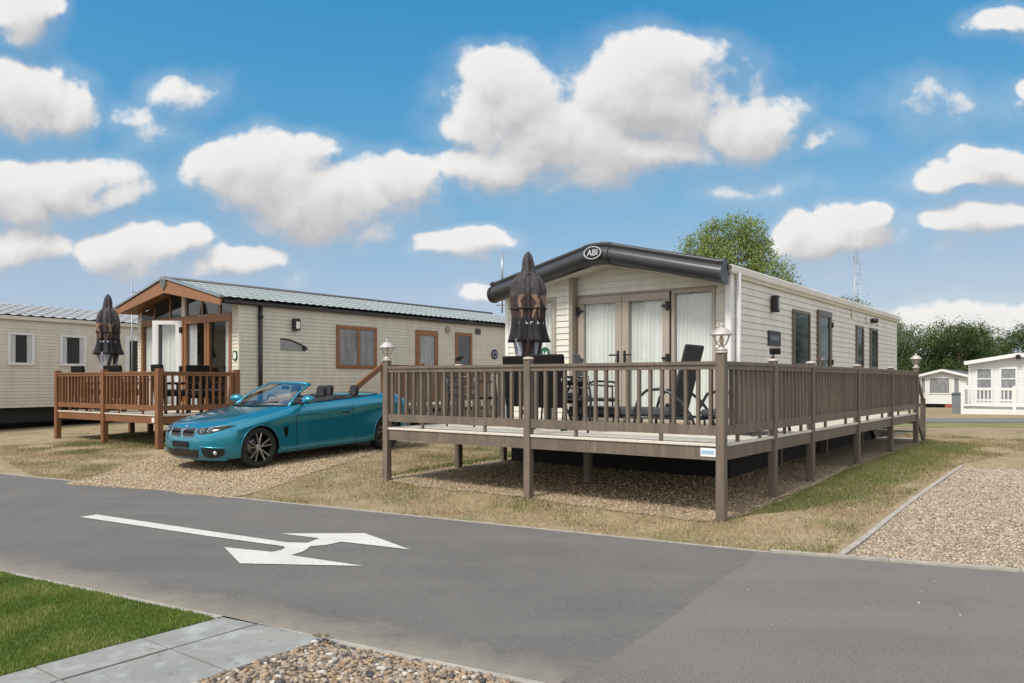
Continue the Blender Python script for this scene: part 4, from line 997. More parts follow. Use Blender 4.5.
# ------------------------------------------------------------------ closed parasols
m_pt = mat('parasol_taupe', (.052, .046, .050), .9, var=.5, scale=18)
m_pbk = mat('parasol_black', (.014, .012, .018), .8, var=.5, scale=10)
m_pbr = mat('parasol_brown', (.042, .026, .026), .85, var=.3, scale=12)
m_por = mat('parasol_orange', (.22, .14, .095), .85, var=.2, scale=12)
m_ppb = mat('parasol_lining', (.42, .43, .52), .85, var=.15, scale=9)
m_pwh = mat('parasol_white', (.75, .73, .74), .8)
def parasol(root, H, k, seed):
    """heights run from 0 (deck) to H; cloth hangs in folds round the pole; k scales the girth"""
    rnd = random.Random(seed); ph = [rnd.uniform(0, 6) for _ in range(5)]
    def fold(a, h):
        d = max(0, min(1, (.90*H-h)/(.40*H))); d = .75+.25*d
        return 1+d*(.20*math.sin(6*a+ph[0]+.6*math.sin(h*3))+.11*math.sin(9*a+ph[1]+h*1.5)+.07*math.sin(17*a+ph[2]+h*4))+.06*math.sin(2*a+ph[3])
    def shell(prof): return MB().lathe([(r*k, z*H) for r, z in prof], n=80, rfun=fold, cap=False)
    MB().tube([(0, 0, .02), (0, 0, H*.95)], .022, 10).build('pole', m_dark, root)
    MB().lathe([(.24, 0), (.24, .05), (.06, .09), (.04, .3)], n=20).build('base', m_black, root)
    MB().lathe([(.098*k, .866*H), (.080*k, .884*H), (.070*k, .905*H), (.064*k, .935*H), (.052*k, .965*H), (.034*k, .985*H), (.010, 1.0*H)], n=40, rfun=lambda a, h: 1+.28*math.sin(4*a+ph[4]+h*2)+.16*math.sin(9*a+h*9), cap=False).build('top_vent', m_pt, root)
    shell([(.065, .888), (.095, .876), (.130, .860), (.165, .838), (.188, .808), (.200, .775), (.199, .742)]).build('canopy', m_pt, root)
    shell([(.199, .742), (.195, .70), (.188, .655), (.184, .615)]).build('canopy', m_pbr, root)
    MB().tube([(k*.202*math.cos(i*math.pi/24)*fold(i*math.pi/24, .70*H)*1.01, k*.202*math.sin(i*math.pi/24)*fold(i*math.pi/24, .70*H)*1.01, .672*H) for i in range(48)], .012, 6, closed=True).build('strap', m_pbk, root)
    for q in range(9):                           # printed sweeps of orange down the gores
        a0 = rnd.uniform(0, .4)+q*.698; P_ = []; sg = 1 if q % 2 else -1
        for i in range(13):
            t = i/12; z = (.748-.13*t)*H; row = []
            for j in range(4):
                a = a0+sg*.50*(1-t)**2+(.09*(1-t)**3+.02+.03*math.sin(3*t))*j; r = k*(.2005-.015*t)*fold(a, z)+.005
                row.append((r*math.cos(a), r*math.sin(a), z))
            P_.append(row)
        MB().grid(P_).build('print', m_por, root)
    shell([(.188, .615), (.192, .58), (.208, .54), (.235, .50), (.252, .482), (.225, .484)]).build('canopy', m_pbk, root)
    for q in range(16):                          # small white printed marks on the dark band
        if q % 4 == 3: continue
        a = q*.393; z = H*.590+rnd.uniform(-.006, .006); r = k*.191*fold(a, z)+.008; c = Vector((r*math.cos(a), r*math.sin(a), z)); pr = MB()
        t_ = Vector((-math.sin(a), math.cos(a), 0)); pr.beam(c-t_*.012+Vector((0, 0, -.022)), c-t_*.008+Vector((0, 0, .022)), .004, .011)
        if q % 2: pr.beam(c-t_*.008+Vector((0, 0, .016)), c+t_*.022+Vector((0, 0, .012)), .004, .010)
        else: pr.beam(c-t_*.008, c+t_*.024+Vector((0, 0, -.014)), .004, .010)
        pr.build('print', m_pwh, root)
    for q in range(8):                           # ends of the lining hanging below the hem
        a = q*.785+rnd.uniform(-.2, .2); lo = rnd.uniform(.34, .40)*H; P_ = []
        for i in range(6):
            t = i/5; row = []
            for j in range(7):
                u = (j-3)/3; aa = a+u*.42*(1-.45*t); r = k*(.205-.06*t)+.018*math.sin(j*2.1+q); row.append((r*math.cos(aa), r*math.sin(aa), .50*H+(lo+.05*H*abs(u)*(1 if q % 2 else u)-.50*H)*t))
            P_.append(row)
        MB().grid(P_).build('lining', m_ppb if q % 3 else m_pbr, root)
p1 = thing('parasol', 'closed dark parasol with taupe shoulders on the taupe deck', 'parasol', dk(-3.45, 1.3), ROT+.5, 'closed parasols on the decks')
parasol(p1, 2.53, 1.0, 1)
PD = lambda x, y, z=.825: (*L2W(PINE_O, x, y), z)
p2 = thing('parasol', 'closed dark parasol on the brown timber deck left of the gabled porch', 'parasol', PD(-3.3, .6), ROT+1.9, 'closed parasols on the decks')
parasol(p2, 2.66, 1.12, 5)

# ------------------------------------------------------------------ deck furniture
m_rat = mat('black_rattan', (.008, .0075, .0075), .7, spec=.15, bump=.6, bscale=120)
m_sling = mat('black_sling', (.018, .018, .020), .75, bump=.2, bscale=200)
m_slate = mat('slate_sling', (.075, .080, .092), .75, bump=.2, bscale=200)
m_cush = mat('charcoal_cushion', (.040, .044, .052), .85, var=.15, bump=.2, bscale=90)
m_tube = mat('black_tube', (.016, .016, .018), .3)
def rattan_chair(root, sm):
    MB().box((0, .27, .66), (.56, .07, .72), rx=R(-6), bevel=.02).build('backrest', m_rat, root)
    MB().span(-.28, .28, -.26, .25, .36, .44, bevel=.015).build('seat', m_rat, root)
    for s in (-1, 1):
        MB().span(s*.25-.035, s*.25+.035, -.25, .24, .60, .65, bevel=.012).build('armrest', m_rat, root)
        for y in (-.22, .22): MB().span(s*.25-.025, s*.25+.025, y-.025, y+.025, 0, .60).build('leg', m_tube, root)
    MB().box((0, -.02, .47), (.48, .46, .06), bevel=.02).build('cushion', sm, root)
def place(root, loc, rz): root.location = loc; root.rotation_euler = (0, 0, rz)
rc = thing('rattan_chair', 'black rattan chair on the taupe deck nearest the middle front post', 'chair', dk(-2.80, 1.08), ROT+math.pi+.06, 'black rattan chairs on the decks')
rattan_chair(rc, m_cush)
for loc, rz, lb in ((dk(-3.40, 1.32), ROT+math.pi-.1, 'black rattan chair just left of the parasol foot on the taupe deck'), (PD(-3.72, .42), ROT+math.pi, 'black rattan chair nearest the left corner post of the brown deck'),
                    (PD(-2.45, .55), ROT+math.pi+.2, 'black rattan chair right of the parasol on the brown deck'), (PD(-.62, .62), ROT+math.pi-.15, 'black rattan chair by the right corner post of the brown deck'), (PD(-.55, 1.35), ROT+1.6, 'low black rattan chair close to the porch glass on the brown deck')):
    dup(rc, loc, rz, lb)
def dining_table(root, r, top):
    MB().lathe([(r-.01, .70), (r, .705), (r, .725), (r-.01, .73)], n=32).build('table_top', top, root)
    for k in range(4):
        a = k*math.pi/2+.78; MB().tube([(r*.8*math.cos(a), r*.8*math.sin(a), .70), (r*.55*math.cos(a), r*.55*math.sin(a), .35), (r*.85*math.cos(a), r*.85*math.sin(a), 0)], .016, 8).build('leg', m_tube, root)
t = thing('garden_table', 'round dark table under the parasol on the taupe deck', 'table', dk(-3.45, 1.75), ROT, 'round tables on the decks'); dining_table(t, .5, m_dark)
t = thing('garden_table', 'round dark table behind the railing of the brown deck', 'table', PD(-3.2, 1.0), ROT, 'round tables on the decks'); dining_table(t, .48, m_dark)
def metal_chair(root):
    for s in (-1, 1):
        MB().tube([(s*.26, -.24, 0), (s*.26, -.25, .40), (s*.26, -.22, .60), (s*.26, -.16, .65), (s*.26, .20, .66), (s*.26, .27, .64)], .014, 8).build('armrest', m_tube, root)
        MB().tube([(s*.25, .30, 0), (s*.25, .24, .42), (s*.25, .30, .72)], .014, 8).build('leg', m_tube, root)
    MB().tube([(-.25, .30, .715), (.25, .30, .715)], .014, 8).tube([(-.25, .275, .57), (.25, .275, .57)], .012, 8).tube([(-.25, .25, .46), (.25, .25, .46)], .012, 8).build('back_rails', m_tube, root)
    MB().tube([(-.26, -.24, .40), (.26, -.24, .40)], .012, 8).span(-.25, .25, -.24, .25, .41, .43).build('seat', m_sling, root)
mc = thing('metal_armchair', 'black metal framed armchair left of the parasol on the taupe deck', 'chair', dk(-4.28, 1.05), ROT+math.pi+.05, 'black metal armchairs on the taupe deck'); metal_chair(mc)
dup(mc, dk(-2.22, 1.02), ROT+math.pi-.25, 'black metal framed armchair between the rattan chair and the French doors')
# lounger with raised sling back, foot pointing left along the front railing
t = thing('sun_lounger', 'charcoal sun lounger with tall raised black sling back beside the right corner post', 'lounger', dk(-1.25, 1.25), ROT+.04)
MB().span(-1.45, .05, .0, .58, .21, .31, bevel=.025).build('mattress', m_cush, t)
b = MB(); b.box((.16, .29, .70), (.05, .56, .88), ry=R(15), bevel=.015); b.build('backrest', m_sling, t)
for y in (-.04, .62):
    arc = [(-.42, y, .02), (-.41, y, .28), (-.36, y, .45), (-.25, y, .54), (-.08, y, .56), (.06, y, .52), (.22, y, .40), (.36, y, .22), (.42, y, .02)]
    MB().tube(arc, .02, 8).build('armrest', m_tube, t)
fm = MB()
for y in (.03, .55): fm.tube([(-1.45, y, .19), (.35, y, .19)], .018, 8)
for x in (-1.35, -.6, .3): fm.tube([(x, .03, .19), (x, .03, 0)], .016, 8).tube([(x, .55, .19), (x, .55, 0)], .016, 8)
fm.build('frame', m_tube, t)
t = thing('sun_lounger', 'folded black sun lounger lying low behind the right corner post', 'lounger', dk(-.42, 1.75), ROT-.1)
MB().span(-.35, .30, -.5, .6, .22, .31, bevel=.03).build('mattress', m_cush, t)
for y in (-.5, .58): MB().tube([(-.38, y, .02), (-.36, y, .30), (-.24, y, .50), (-.06, y, .55), (.12, y, .50), (.28, y, .30), (.34, y, .02)], .02, 8).build('armrest', m_tube, t)
MB().tube([(-.35, -.5, .19), (-.35, .6, .19)], .018, 8).tube([(.3, -.5, .19), (.3, .6, .19)], .018, 8).build('frame', m_tube, t)
t = thing('sling_chair', 'slate grey high backed sling chair in front of the left French door', 'chair', dk(-2.72, 2.05), ROT+math.pi*.62)
MB().box((0, .26, .70), (.50, .035, .72), rx=R(-12), bevel=.01).build('backrest', m_slate, t)
MB().box((0, 0, .40), (.50, .5, .035), bevel=.01).build('seat', m_slate, t)
for s in (-1, 1): MB().tube([(s*.27, -.26, 0), (s*.27, -.24, .58), (s*.27, .22, .62), (s*.27, .30, 0)], .014, 8).build('armrest', m_tube, t)

lc = MB(); rl_ = random.Random(4)
for i in range(16):
    a = rl_.uniform(0, 6.28); r0 = rl_.uniform(.0, .05); L = rl_.uniform(.03, .06); c0 = Vector((r0*math.cos(a), r0*math.sin(a), rl_.uniform(.005, .03))); t_ = Vector((math.cos(a), math.sin(a), rl_.uniform(-.2, .9))).normalized(); s_ = Vector((-math.sin(a), math.cos(a), rl_.uniform(-.4, .4)))*.011
    lc.quad(c0, c0+t_*L*.5+s_, c0+t_*L, c0+t_*L*.5-s_)
wp = L2W(PO, .90, .03)
o = lc.build('dry_weed', mat('dry_weed', (.13, .10, .06), .9, var=.4, scale=40), recalc=False); o.location = (*wp, .02); tag(o, 'small clump of dry brown leaves where the path meets the pebbles and kerb', 'weed')
# ------------------------------------------------------------------ trees
def leaf_mat(name, a, b, c): return tone_mat(name, [(0, a), (.5, b), (1, c)], .6, trans=.3, spec=.3)
m_lf1 = leaf_mat('poplar_leaf', (.11, .165, .045), (.22, .29, .085), (.36, .41, .17))
m_lf2 = leaf_mat('hedge_leaf', (.026, .052, .016), (.062, .102, .030), (.13, .175, .06))
m_lf3 = leaf_mat('pale_leaf', (.11, .15, .08), (.17, .21, .12), (.25, .29, .18))
m_lf4 = leaf_mat('light_leaf', (.05, .09, .022), (.095, .14, .035), (.16, .20, .065))
m_bark = mat('bark', (.16, .13, .10), .9, var=.3, scale=8)
def tree(label, loc, H, clumps, n, ls, lm, trunk=.22, group=None, cat='tree', z0=.25):
    """clumps: (x, y, z, rx, ry, rz) lobes; leaves fill their outer shells"""
    t = thing('tree', label, cat, loc, 0, group); cl = np.array(clumps, float)
    vol = (cl[:, 3]*cl[:, 4]*cl[:, 5])**.75; k = rng.choice(len(cl), n, p=vol/vol.sum())
    d = rng.normal(size=(n, 3)); d /= np.linalg.norm(d, axis=1)[:, None]
    # sprays: leaves gather round random twig ends so the outline breaks up
    nt_ = max(60, n//14); tw = rng.normal(size=(nt_, 3)); tw /= np.linalg.norm(tw, axis=1)[:, None]; kt = rng.choice(len(cl), nt_, p=vol/vol.sum())
    rt = rng.uniform(.45, 1.08, nt_)**.8; tp = cl[kt, :3]+tw*cl[kt, 3:]*rt[:, None]
    pick = rng.integers(0, nt_, n); p = tp[pick]+rng.normal(size=(n, 3))*ls*rng.uniform(.6, 2.1, (n, 1))
    s = ls*rng.uniform(.55, 1.3, n); nr = rng.normal(size=(n, 3)); nr[:, 2] += .5; nr /= np.linalg.norm(nr, axis=1)[:, None]
    u = np.cross(nr, rng.normal(size=(n, 3))); u /= np.linalg.norm(u, axis=1)[:, None]; v = np.cross(nr, u)
    V = np.stack([p-u*s[:, None]*.55, p-v*s[:, None]*.34, p+u*s[:, None]*.6, p+v*s[:, None]*.34], 1).reshape(-1, 3)
    tone = np.clip(rng.uniform(0, 1, n)*.6+rng.uniform(0, .4, nt_)[pick], 0, 1)
    o = np_mesh('crown', V, np.arange(n*4).reshape(n, 4), 4, lm, tone=np.repeat(tone, 4)); o.parent = t
    tb = MB(); top = cl[:, :3].mean(0); top[2] = H*.72
    tb.tube([(0, 0, -.2), (.02*H*.2, 0, H*.2), (top[0]*.5, top[1]*.5, H*.45), tuple(top)], [trunk, trunk*.8, trunk*.5, trunk*.15], 10)
    for c in cl[:14]:
        b = Vector((top[0]*.4, top[1]*.4, H*z0+.15*H*random.Random(int(c[0]*100)).random())); e = Vector(c[:3])
        tb.tube([b, b.lerp(e, .5)+Vector((0, 0, -.03*H)), e+Vector((0, 0, c[5]*.4))], [trunk*.4, trunk*.24, trunk*.06], 6)
    for q in rng.integers(0, nt_, 40):
        c = cl[kt[q], :3]; tb.tube([tuple(c), tuple(tp[q])], [trunk*.10, trunk*.03], 4)
    tb.build('trunk', m_bark, t)
    return t
def pxpt(x, y, Y): return ((x-512)/790*Y, Y, 1.5+(381-y)*Y/790)
def lobes(Y, lst, base):
    """lobes given as metres right of the trunk, height, radius"""
    return [(x, dy, z-base, r*1.0, r*1.0, r*h) for x, z, r, h, dy in lst]
B0 = gzf(11.3, 42)
tree('tall light green poplar standing behind the cream caravan roof', (11.9, 42, B0), 10.2,
     lobes(42, [(-2.0, 8.3, 1.0, 1.1, 0), (-1.0, 9.1, .95, 1.2, .4), (.05, 9.5, .8, 1.1, -.3), (.9, 9.0, .95, 1.3, .2), (1.5, 8.2, .85, 1.2, .5), (2.4, 7.0, .75, 1.4, 0), (3.0, 6.3, .6, 1.0, .3), (-2.5, 7.1, 1.0, 1.1, .3), (-1.2, 7.6, 1.2, 1.2, -.4), (.3, 7.9, 1.3, 1.2, 0), (1.2, 6.7, 1.2, 1.1, -.4), (-.6, 6.2, 1.5, 1, .2), (-2.3, 5.6, 1.1, 1, 0), (1.8, 5.4, 1.2, 1, .2), (.4, 4.8, 1.5, .9, 0)], B0), 50000, .10, m_lf1, .25)
for (x, Y, zt, r, lb) in ((24.2, 55, 7.3, 1.1, 'pale tree top showing above the caravan roof below the lattice mast'), (26.6, 57, 6.6, 1.0, 'pale tree top at the far end of the cream caravan roof')):
    g = gzf(x, Y)
    tree(lb, (x, Y, g), zt-g, [(rng.uniform(-1.3, 1.3)*r, rng.uniform(-1, 1)*r, zt-g-rng.uniform(.5, 2.4), r*.75, r*.75, r*.7) for _ in range(9)], 9000, .11, m_lf3, .16, 'pale trees behind the cream caravan roof')
hr = [(31.5, 66, 5.6, 2.1, 'dark round tree next to the far end of the deck'), (34.6, 69, 6.0, 2.3, 'broad dark tree above the small white caravan'), (37.9, 67, 5.9, 2.0, 'dark tree between the two far white caravans'),
      (41.2, 70, 6.4, 2.5, 'tallest dark tree behind the far white caravan gable'), (45.3, 68, 6.1, 2.3, 'dark bushy tree at the right edge of the picture'), (49.5, 70, 6.2, 2.5, 'dark tree beyond the right edge of the white home')]
for i, (x, Y, zt, r, lb) in enumerate(hr):
    g = gzf(x, Y); rr = random.Random(i); h = zt-g+.75
    cl = [(rr.uniform(-1.1, 1.1)*r, rr.uniform(-.6, .6)*r, h-r*.55-rr.uniform(0, .18)*h, r*.55, r*.55, r*.5) for _ in range(7)]+[(rr.uniform(-1.1, 1.1)*r, rr.uniform(-.7, .7)*r, h*rr.uniform(.18, .62), r*.62, r*.6, r*.52) for _ in range(12)]
    tree(lb, (x, Y, g), h, cl, 24000, .13, (m_lf2, m_lf4)[i in (1, 3)], .25, 'trees behind the far white caravans')
# hedge further back closes the gaps below the crowns
for i, (x, Y) in enumerate(((29, 74), (36, 76), (44, 77), (52, 78))):
    g = gzf(x, Y)
    tree(('low dark thicket behind the trees beside the deck end', 'low dark thicket behind the small white caravan', 'low dark thicket behind the right hand white caravan', 'low dark thicket past the right edge')[i], (x, Y, g), 4.6, [(q*1.1-3.8, 0, h_, 1.3, 1.0, 1.2) for q in range(8) for h_ in (.9, 2.3, 3.4)], 4200, .34, m_lf2, .12, 'thickets behind the far trees', 'shrub')

# lattice mast
for (x, Y, lb) in ((57, 62, 'dark tree far off to the right of the white home'), (63, 53, 'dark tree right of the far cross road'), (66, 44, 'dark tree on the right side of the far plots')):
    g = gzf(x, Y); rr = random.Random(x)
    tree(lb, (x, Y, g), 9, [(rr.uniform(-3.4, 3.4), rr.uniform(-3.4, 3.4), rr.uniform(1.6, 7.4), 2, 2, 1.7) for _ in range(20)], 6000, .32, m_lf2, .3)
MX = (65.6, 150); g = gzf(*MX); ms_ = thing('lattice_mast', 'slim grey lattice radio mast rising behind the caravan roof', 'mast', (*MX, g), -1.2)
for y, h_ in ((-.65, 27), (.65, 24.5)): MB().tube([(0, y, 0), (0, y, h_)], [.11, .07], 6).build('pole', m_steel, ms_)
MB().tube([(0, -.1, 24.4), (0, -.1, 29.3)], .05, 6).build('whip_aerial', m_steel, ms_)
for z in list(np.arange(1.5, 24.5, 1.9)): MB().tube([(0, -.65, z), (0, .65, z)], .045, 5).tube([(0, -.65, z), (0, .65, z+.95)], .03, 5).build('crossbar', m_steel, ms_)
MB().box((0, -.9, 25.2), (.1, .15, .8)).build('aerial', m_steel, ms_)
# ------------------------------------------------------------------ convertible car, x forward from the front axle, y to its left
m_paint_car = mat('car_paint', (.010, .235, .345), .27, metal=.6, coat=1.0, var=.04, scale=300)
m_chrome = mat('chrome', (.75, .75, .76), .12, metal=1)
m_tyre = mat('tyre', (.018, .018, .018), .8, bump=.2, bscale=80)
m_rim = mat('rim_dark', (.05, .05, .053), .3, metal=.7)
m_rimf = mat('rim_face', (.50, .50, .51), .25, metal=.9)
m_leather = mat('black_leather', (.018, .018, .020), .5)
m_trimg = mat('gloss_black', (.01, .01, .011), .12)
m_hlamp = mat('headlamp', (.02, .021, .023), .12, spec=.45)
m_ring = mat('satin_ring', (.30, .31, .32), .3, metal=.7)
m_proj = mat('projector', (.16, .17, .19), .1, metal=.8)
m_disc = mat('brake_disc', (.28, .28, .29), .35, metal=.9)
FW = Vector((-4.10, 12.75)); CAR_C = (FW.x-UY*.80, FW.y+UX*.80)        # midpoint of the front axle
HEAD = math.atan2(-UY, -UX)
car = thing('convertible_car', 'teal blue open top convertible with black seats parked on the gravel drive', 'car', (*CAR_C, gzf(*CAR_C)-.004), HEAD)
REAR_ = (CAR_C[0]+UX*2.81, CAR_C[1]+UY*2.81); car.rotation_euler = (0, math.atan2(gzf(*REAR_)-gzf(*CAR_C), 2.81), HEAD)
FR_ = [1, .8, .55, .28, 0]
ST = [  # x, side points (y, z) bottom to belt, then crown heights above the belt edge for the inner columns
 (.50,[(0.74,0.165),(0.81,0.195),(0.865,0.3),(0.88,0.43),(0.88,0.55),(0.872,0.64),(0.83,0.71),(0.745,0.755)], (.02,.032,.04,.042)),
 (.34,[(0.75,0.165),(0.83,0.195),(0.89,0.3),(0.902,0.44),(0.9,0.565),(0.895,0.665),(0.855,0.745),(0.755,0.795)], (.022,.036,.044,.047)),
 (.12,[(0.76,0.165),(0.845,0.2),(0.908,0.31),(0.916,0.46),(0.912,0.59),(0.912,0.705),(0.875,0.79),(0.765,0.84)], (.024,.038,.047,.05)),
 (-.12,[(0.76,0.165),(0.845,0.2),(0.908,0.31),(0.916,0.46),(0.91,0.6),(0.915,0.735),(0.88,0.825),(0.77,0.88)], (.024,.04,.05,.054)),
 (-.42,[(0.76,0.165),(0.85,0.195),(0.902,0.29),(0.896,0.46),(0.875,0.69),(0.915,0.775),(0.885,0.865),(0.77,0.925)], (.024,.04,.05,.054)),
 (-.58,[(0.76,0.165),(0.85,0.19),(0.892,0.28),(0.886,0.46),(0.875,0.705),(0.915,0.79),(0.888,0.885),(0.78,0.95)], (.022,.038,.048,.052)),
 (-.72,[(0.76,0.165),(0.85,0.19),(0.89,0.28),(0.884,0.46),(0.875,0.715),(0.915,0.8),(0.888,0.893),(0.79,0.965)], (.018,.03,.04,.045)),
 (-.88,[(0.76,0.165),(0.85,0.19),(0.888,0.28),(0.882,0.46),(0.875,0.725),(0.915,0.81),(0.888,0.9),(0.8,0.975)], (.0,.0,.0,.0)),
 (-.92,[(0.76,0.165),(0.85,0.19),(0.888,0.28),(0.882,0.46),(0.875,0.725),(0.915,0.81),(0.888,0.9),(0.8,0.978)], (-.02,-.45,-.60,-.60)),
 (-1.5,[(0.76,0.165),(0.85,0.19),(0.886,0.28),(0.882,0.46),(0.876,0.74),(0.916,0.825),(0.89,0.915),(0.8,0.995)], (-.02,-.50,-.64,-.64)),
 (-2.05,[(0.76,0.165),(0.85,0.19),(0.888,0.28),(0.886,0.46),(0.88,0.765),(0.92,0.85),(0.893,0.94),(0.8,1.02)], (-.02,-.48,-.62,-.62)),
 (-2.42,[(0.76,0.165),(0.855,0.2),(0.904,0.3),(0.909,0.46),(0.886,0.79),(0.926,0.875),(0.897,0.965),(0.8,1.04)], (-.02,-.30,-.40,-.40)),
 (-2.66,[(0.75,0.165),(0.85,0.21),(0.917,0.32),(0.921,0.47),(0.886,0.805),(0.926,0.89),(0.893,0.985),(0.79,1.055)], (-.02,-.25,-.30,-.30)),
 (-2.72,[(0.75,0.165),(0.85,0.21),(0.917,0.32),(0.921,0.47),(0.886,0.805),(0.926,0.89),(0.893,0.985),(0.78,1.058)], (.0,.008,.012,.014)),
 (-3.04,[(0.74,0.175),(0.84,0.22),(0.917,0.33),(0.919,0.48),(0.872,0.8),(0.912,0.885),(0.872,0.98),(0.75,1.05)], (.01,.018,.024,.026)),
 (-3.24,[(0.7,0.2),(0.8,0.25),(0.875,0.36),(0.892,0.5),(0.89,0.68),(0.885,0.865),(0.84,0.955),(0.71,1.025)], (.01,.018,.022,.024)),
 (-3.40,[(0.66,0.23),(0.75,0.28),(0.81,0.38),(0.83,0.5),(0.835,0.68),(0.83,0.84),(0.78,0.925),(0.66,0.99)], (.01,.016,.02,.02)),
]
bm = bmesh.new()
def ring_pts(s):
    x, side, cr = s; y0, z0 = side[0]
    half = [(x, y0*f, z0) for f in FR_[::-1]][:-1]       # underside centre to edge
    half += [(x, y, z) for y, z in side]
    ye, ze = side[-1]
    half += [(x, ye*f if z_ > -.1 else ye*(f+.30 if f > .5 else f), ze+z_) for f, z_ in zip(FR_[1:], cr)]
    return half
rings = []
for s in ST:
    h = ring_pts(s); L_ = [bm.verts.new(p) for p in h]
    R_ = [L_[0]]+[bm.verts.new((p[0], -p[1], p[2])) for p in h[1:-1]]+[L_[-1]]
    rings.append((L_, R_))
for (A, B), (C_, D_) in zip(rings, rings[1:]):
    for i in range(len(A)-1):
        bm.faces.new((A[i], A[i+1], C_[i+1], C_[i])); bm.faces.new((B[i+1], B[i], D_[i], D_[i+1]))
def cap(ring, st, ext, zc, sgn, pe=3.4):
    """rounded nose / tail: columns across, rows up, swelling outwards"""
    L_, R_ = ring; nU = 4; side = st[1]; x0 = st[0]; ns = len(side)
    cols = {}
    for S_, V_ in ((1, L_), (-1, R_)):
        for ci, f in enumerate(FR_):
            for ri in range(ns):
                if ri == 0: v = V_[nU-ci] if ci <= nU else None; v = V_[4-ci]
                elif ri == ns-1: v = V_[4+ns-1+ci]
                elif ci == 0: v = V_[4+ri]
                elif ci == 4 and S_ == -1: v = cols[(1, 4, ri)]
                else:
                    y = side[ri][0]*f*S_; k = (1-f**pe)**.62
                    z = side[ri][1]+(zc[ri]-side[ri][1])*(1-f*f); v = bm.verts.new((x0+sgn*ext[ri]*k, y, z))
                cols[(S_, ci, ri)] = v
        for ci in range(4):
            for ri in range(ns-1):
                q = (cols[(S_, ci, ri)], cols[(S_, ci, ri+1)], cols[(S_, ci+1, ri+1)], cols[(S_, ci+1, ri)])
                if len(set(q)) == 4: bm.faces.new(q)
cap(rings[0], ST[0], [0, .28, .345, .355, .345, .315, .235, 0], [0, .185, .29, .42, .54, .64, .715, 0], 1)
cap(rings[-1], ST[-1], [0, .10, .15, .17, .16, .15, .15, 0], [0, .30, .38, .5, .68, .84, .97, 0], -1)
bmesh.ops.recalc_face_normals(bm, faces=bm.faces)
for f in bm.faces: f.smooth = True
# creases keep the hood edge, cockpit rim and shoulder line crisp
cl_ = bm.edges.layers.float.get('crease_edge') or bm.edges.layers.float.new('crease_edge')
idx = {}
for (L_, R_) in rings:
    for V_ in (L_, R_):
        idx.update({V_[4+7]: 'belt', V_[4+5]: 'shoulder', V_[4+1]: 'sill', V_[4+2]: 'blade', V_[4+8]: 'hood'})
for e in bm.edges:
    a, b = (idx.get(v) for v in e.verts)
    if a and a == b: e[cl_] = {'belt': .45, 'shoulder': .95, 'sill': .4, 'blade': .55, 'hood': .5}[a]
for k in (7, 8, 12, 13):
    for V_ in rings[k]:
        for i in range(11, 15):
            e = bm.edges.get((V_[i], V_[i+1]))
            if e: e[cl_] = .8
me = bpy.data.meshes.new('body'); bm.to_mesh(me); bm.free()
body = bpy.data.objects.new('body', me); COL.objects.link(body)
sub = body.modifiers.new('s', 'SUBSURF'); sub.levels = 3; sub.render_levels = 3
cut = MB()
for x in (0, -2.81):
    for s in (-1, 1): cut.lathe([(.352, s*.56), (.352, s*1.2)], (x, 0, .335), 56, 'Y')
cuto = cut.build('cut', m_black)
bo_ = body.modifiers.new('b', 'BOOLEAN'); bo_.object = cuto; bo_.operation = 'DIFFERENCE'; bo_.solver = 'EXACT'
bpy.context.view_layer.update(); dg = bpy.context.evaluated_depsgraph_get()
sub_only = body.copy(); COL.objects.link(sub_only); sub_only.modifiers.remove(sub_only.modifiers['b']); bpy.context.view_layer.update(); dg = bpy.context.evaluated_depsgraph_get()
full = bpy.data.meshes.new_from_object(sub_only.evaluated_get(dg)); BV = BVHTree.FromPolygons([v.co for v in full.vertices], [p.vertices[:] for p in full.polygons])
nm = bpy.data.meshes.new_from_object(body.evaluated_get(dg))
bpy.data.objects.remove(sub_only); bpy.data.objects.remove(cuto); body.modifiers.clear(); body.data = nm; nm.name = 'body'
nm.materials.clear(); nm.materials.append(m_paint_car); nm.materials.append(m_black); nm.materials.append(m_leather)
for p in nm.polygons:
    c = p.center; p.use_smooth = True; p.material_index = 0
    for x in (0, -2.81):
        r_ = math.hypot(c.x-x, c.z-.335)
        if r_ < .356 and abs(c.y) < .90 and (abs(p.normal.y) > .9 and abs(c.y) < .6 or abs((c.x-x)*p.normal.x+(c.z-.335)*p.normal.z) > .8*r_ and r_ > .343 and c.z < .70): p.material_index = 1
    if -2.715 < c.x < -.885 and abs(c.y) < .775 and c.z > .3 and c.z < .975+.035*(-.9-c.x): p.material_index = 2
    if c.z < .20: p.material_index = 1
try: nm.set_sharp_from_angle(angle=R(38))
except Exception: pass
body.parent = car

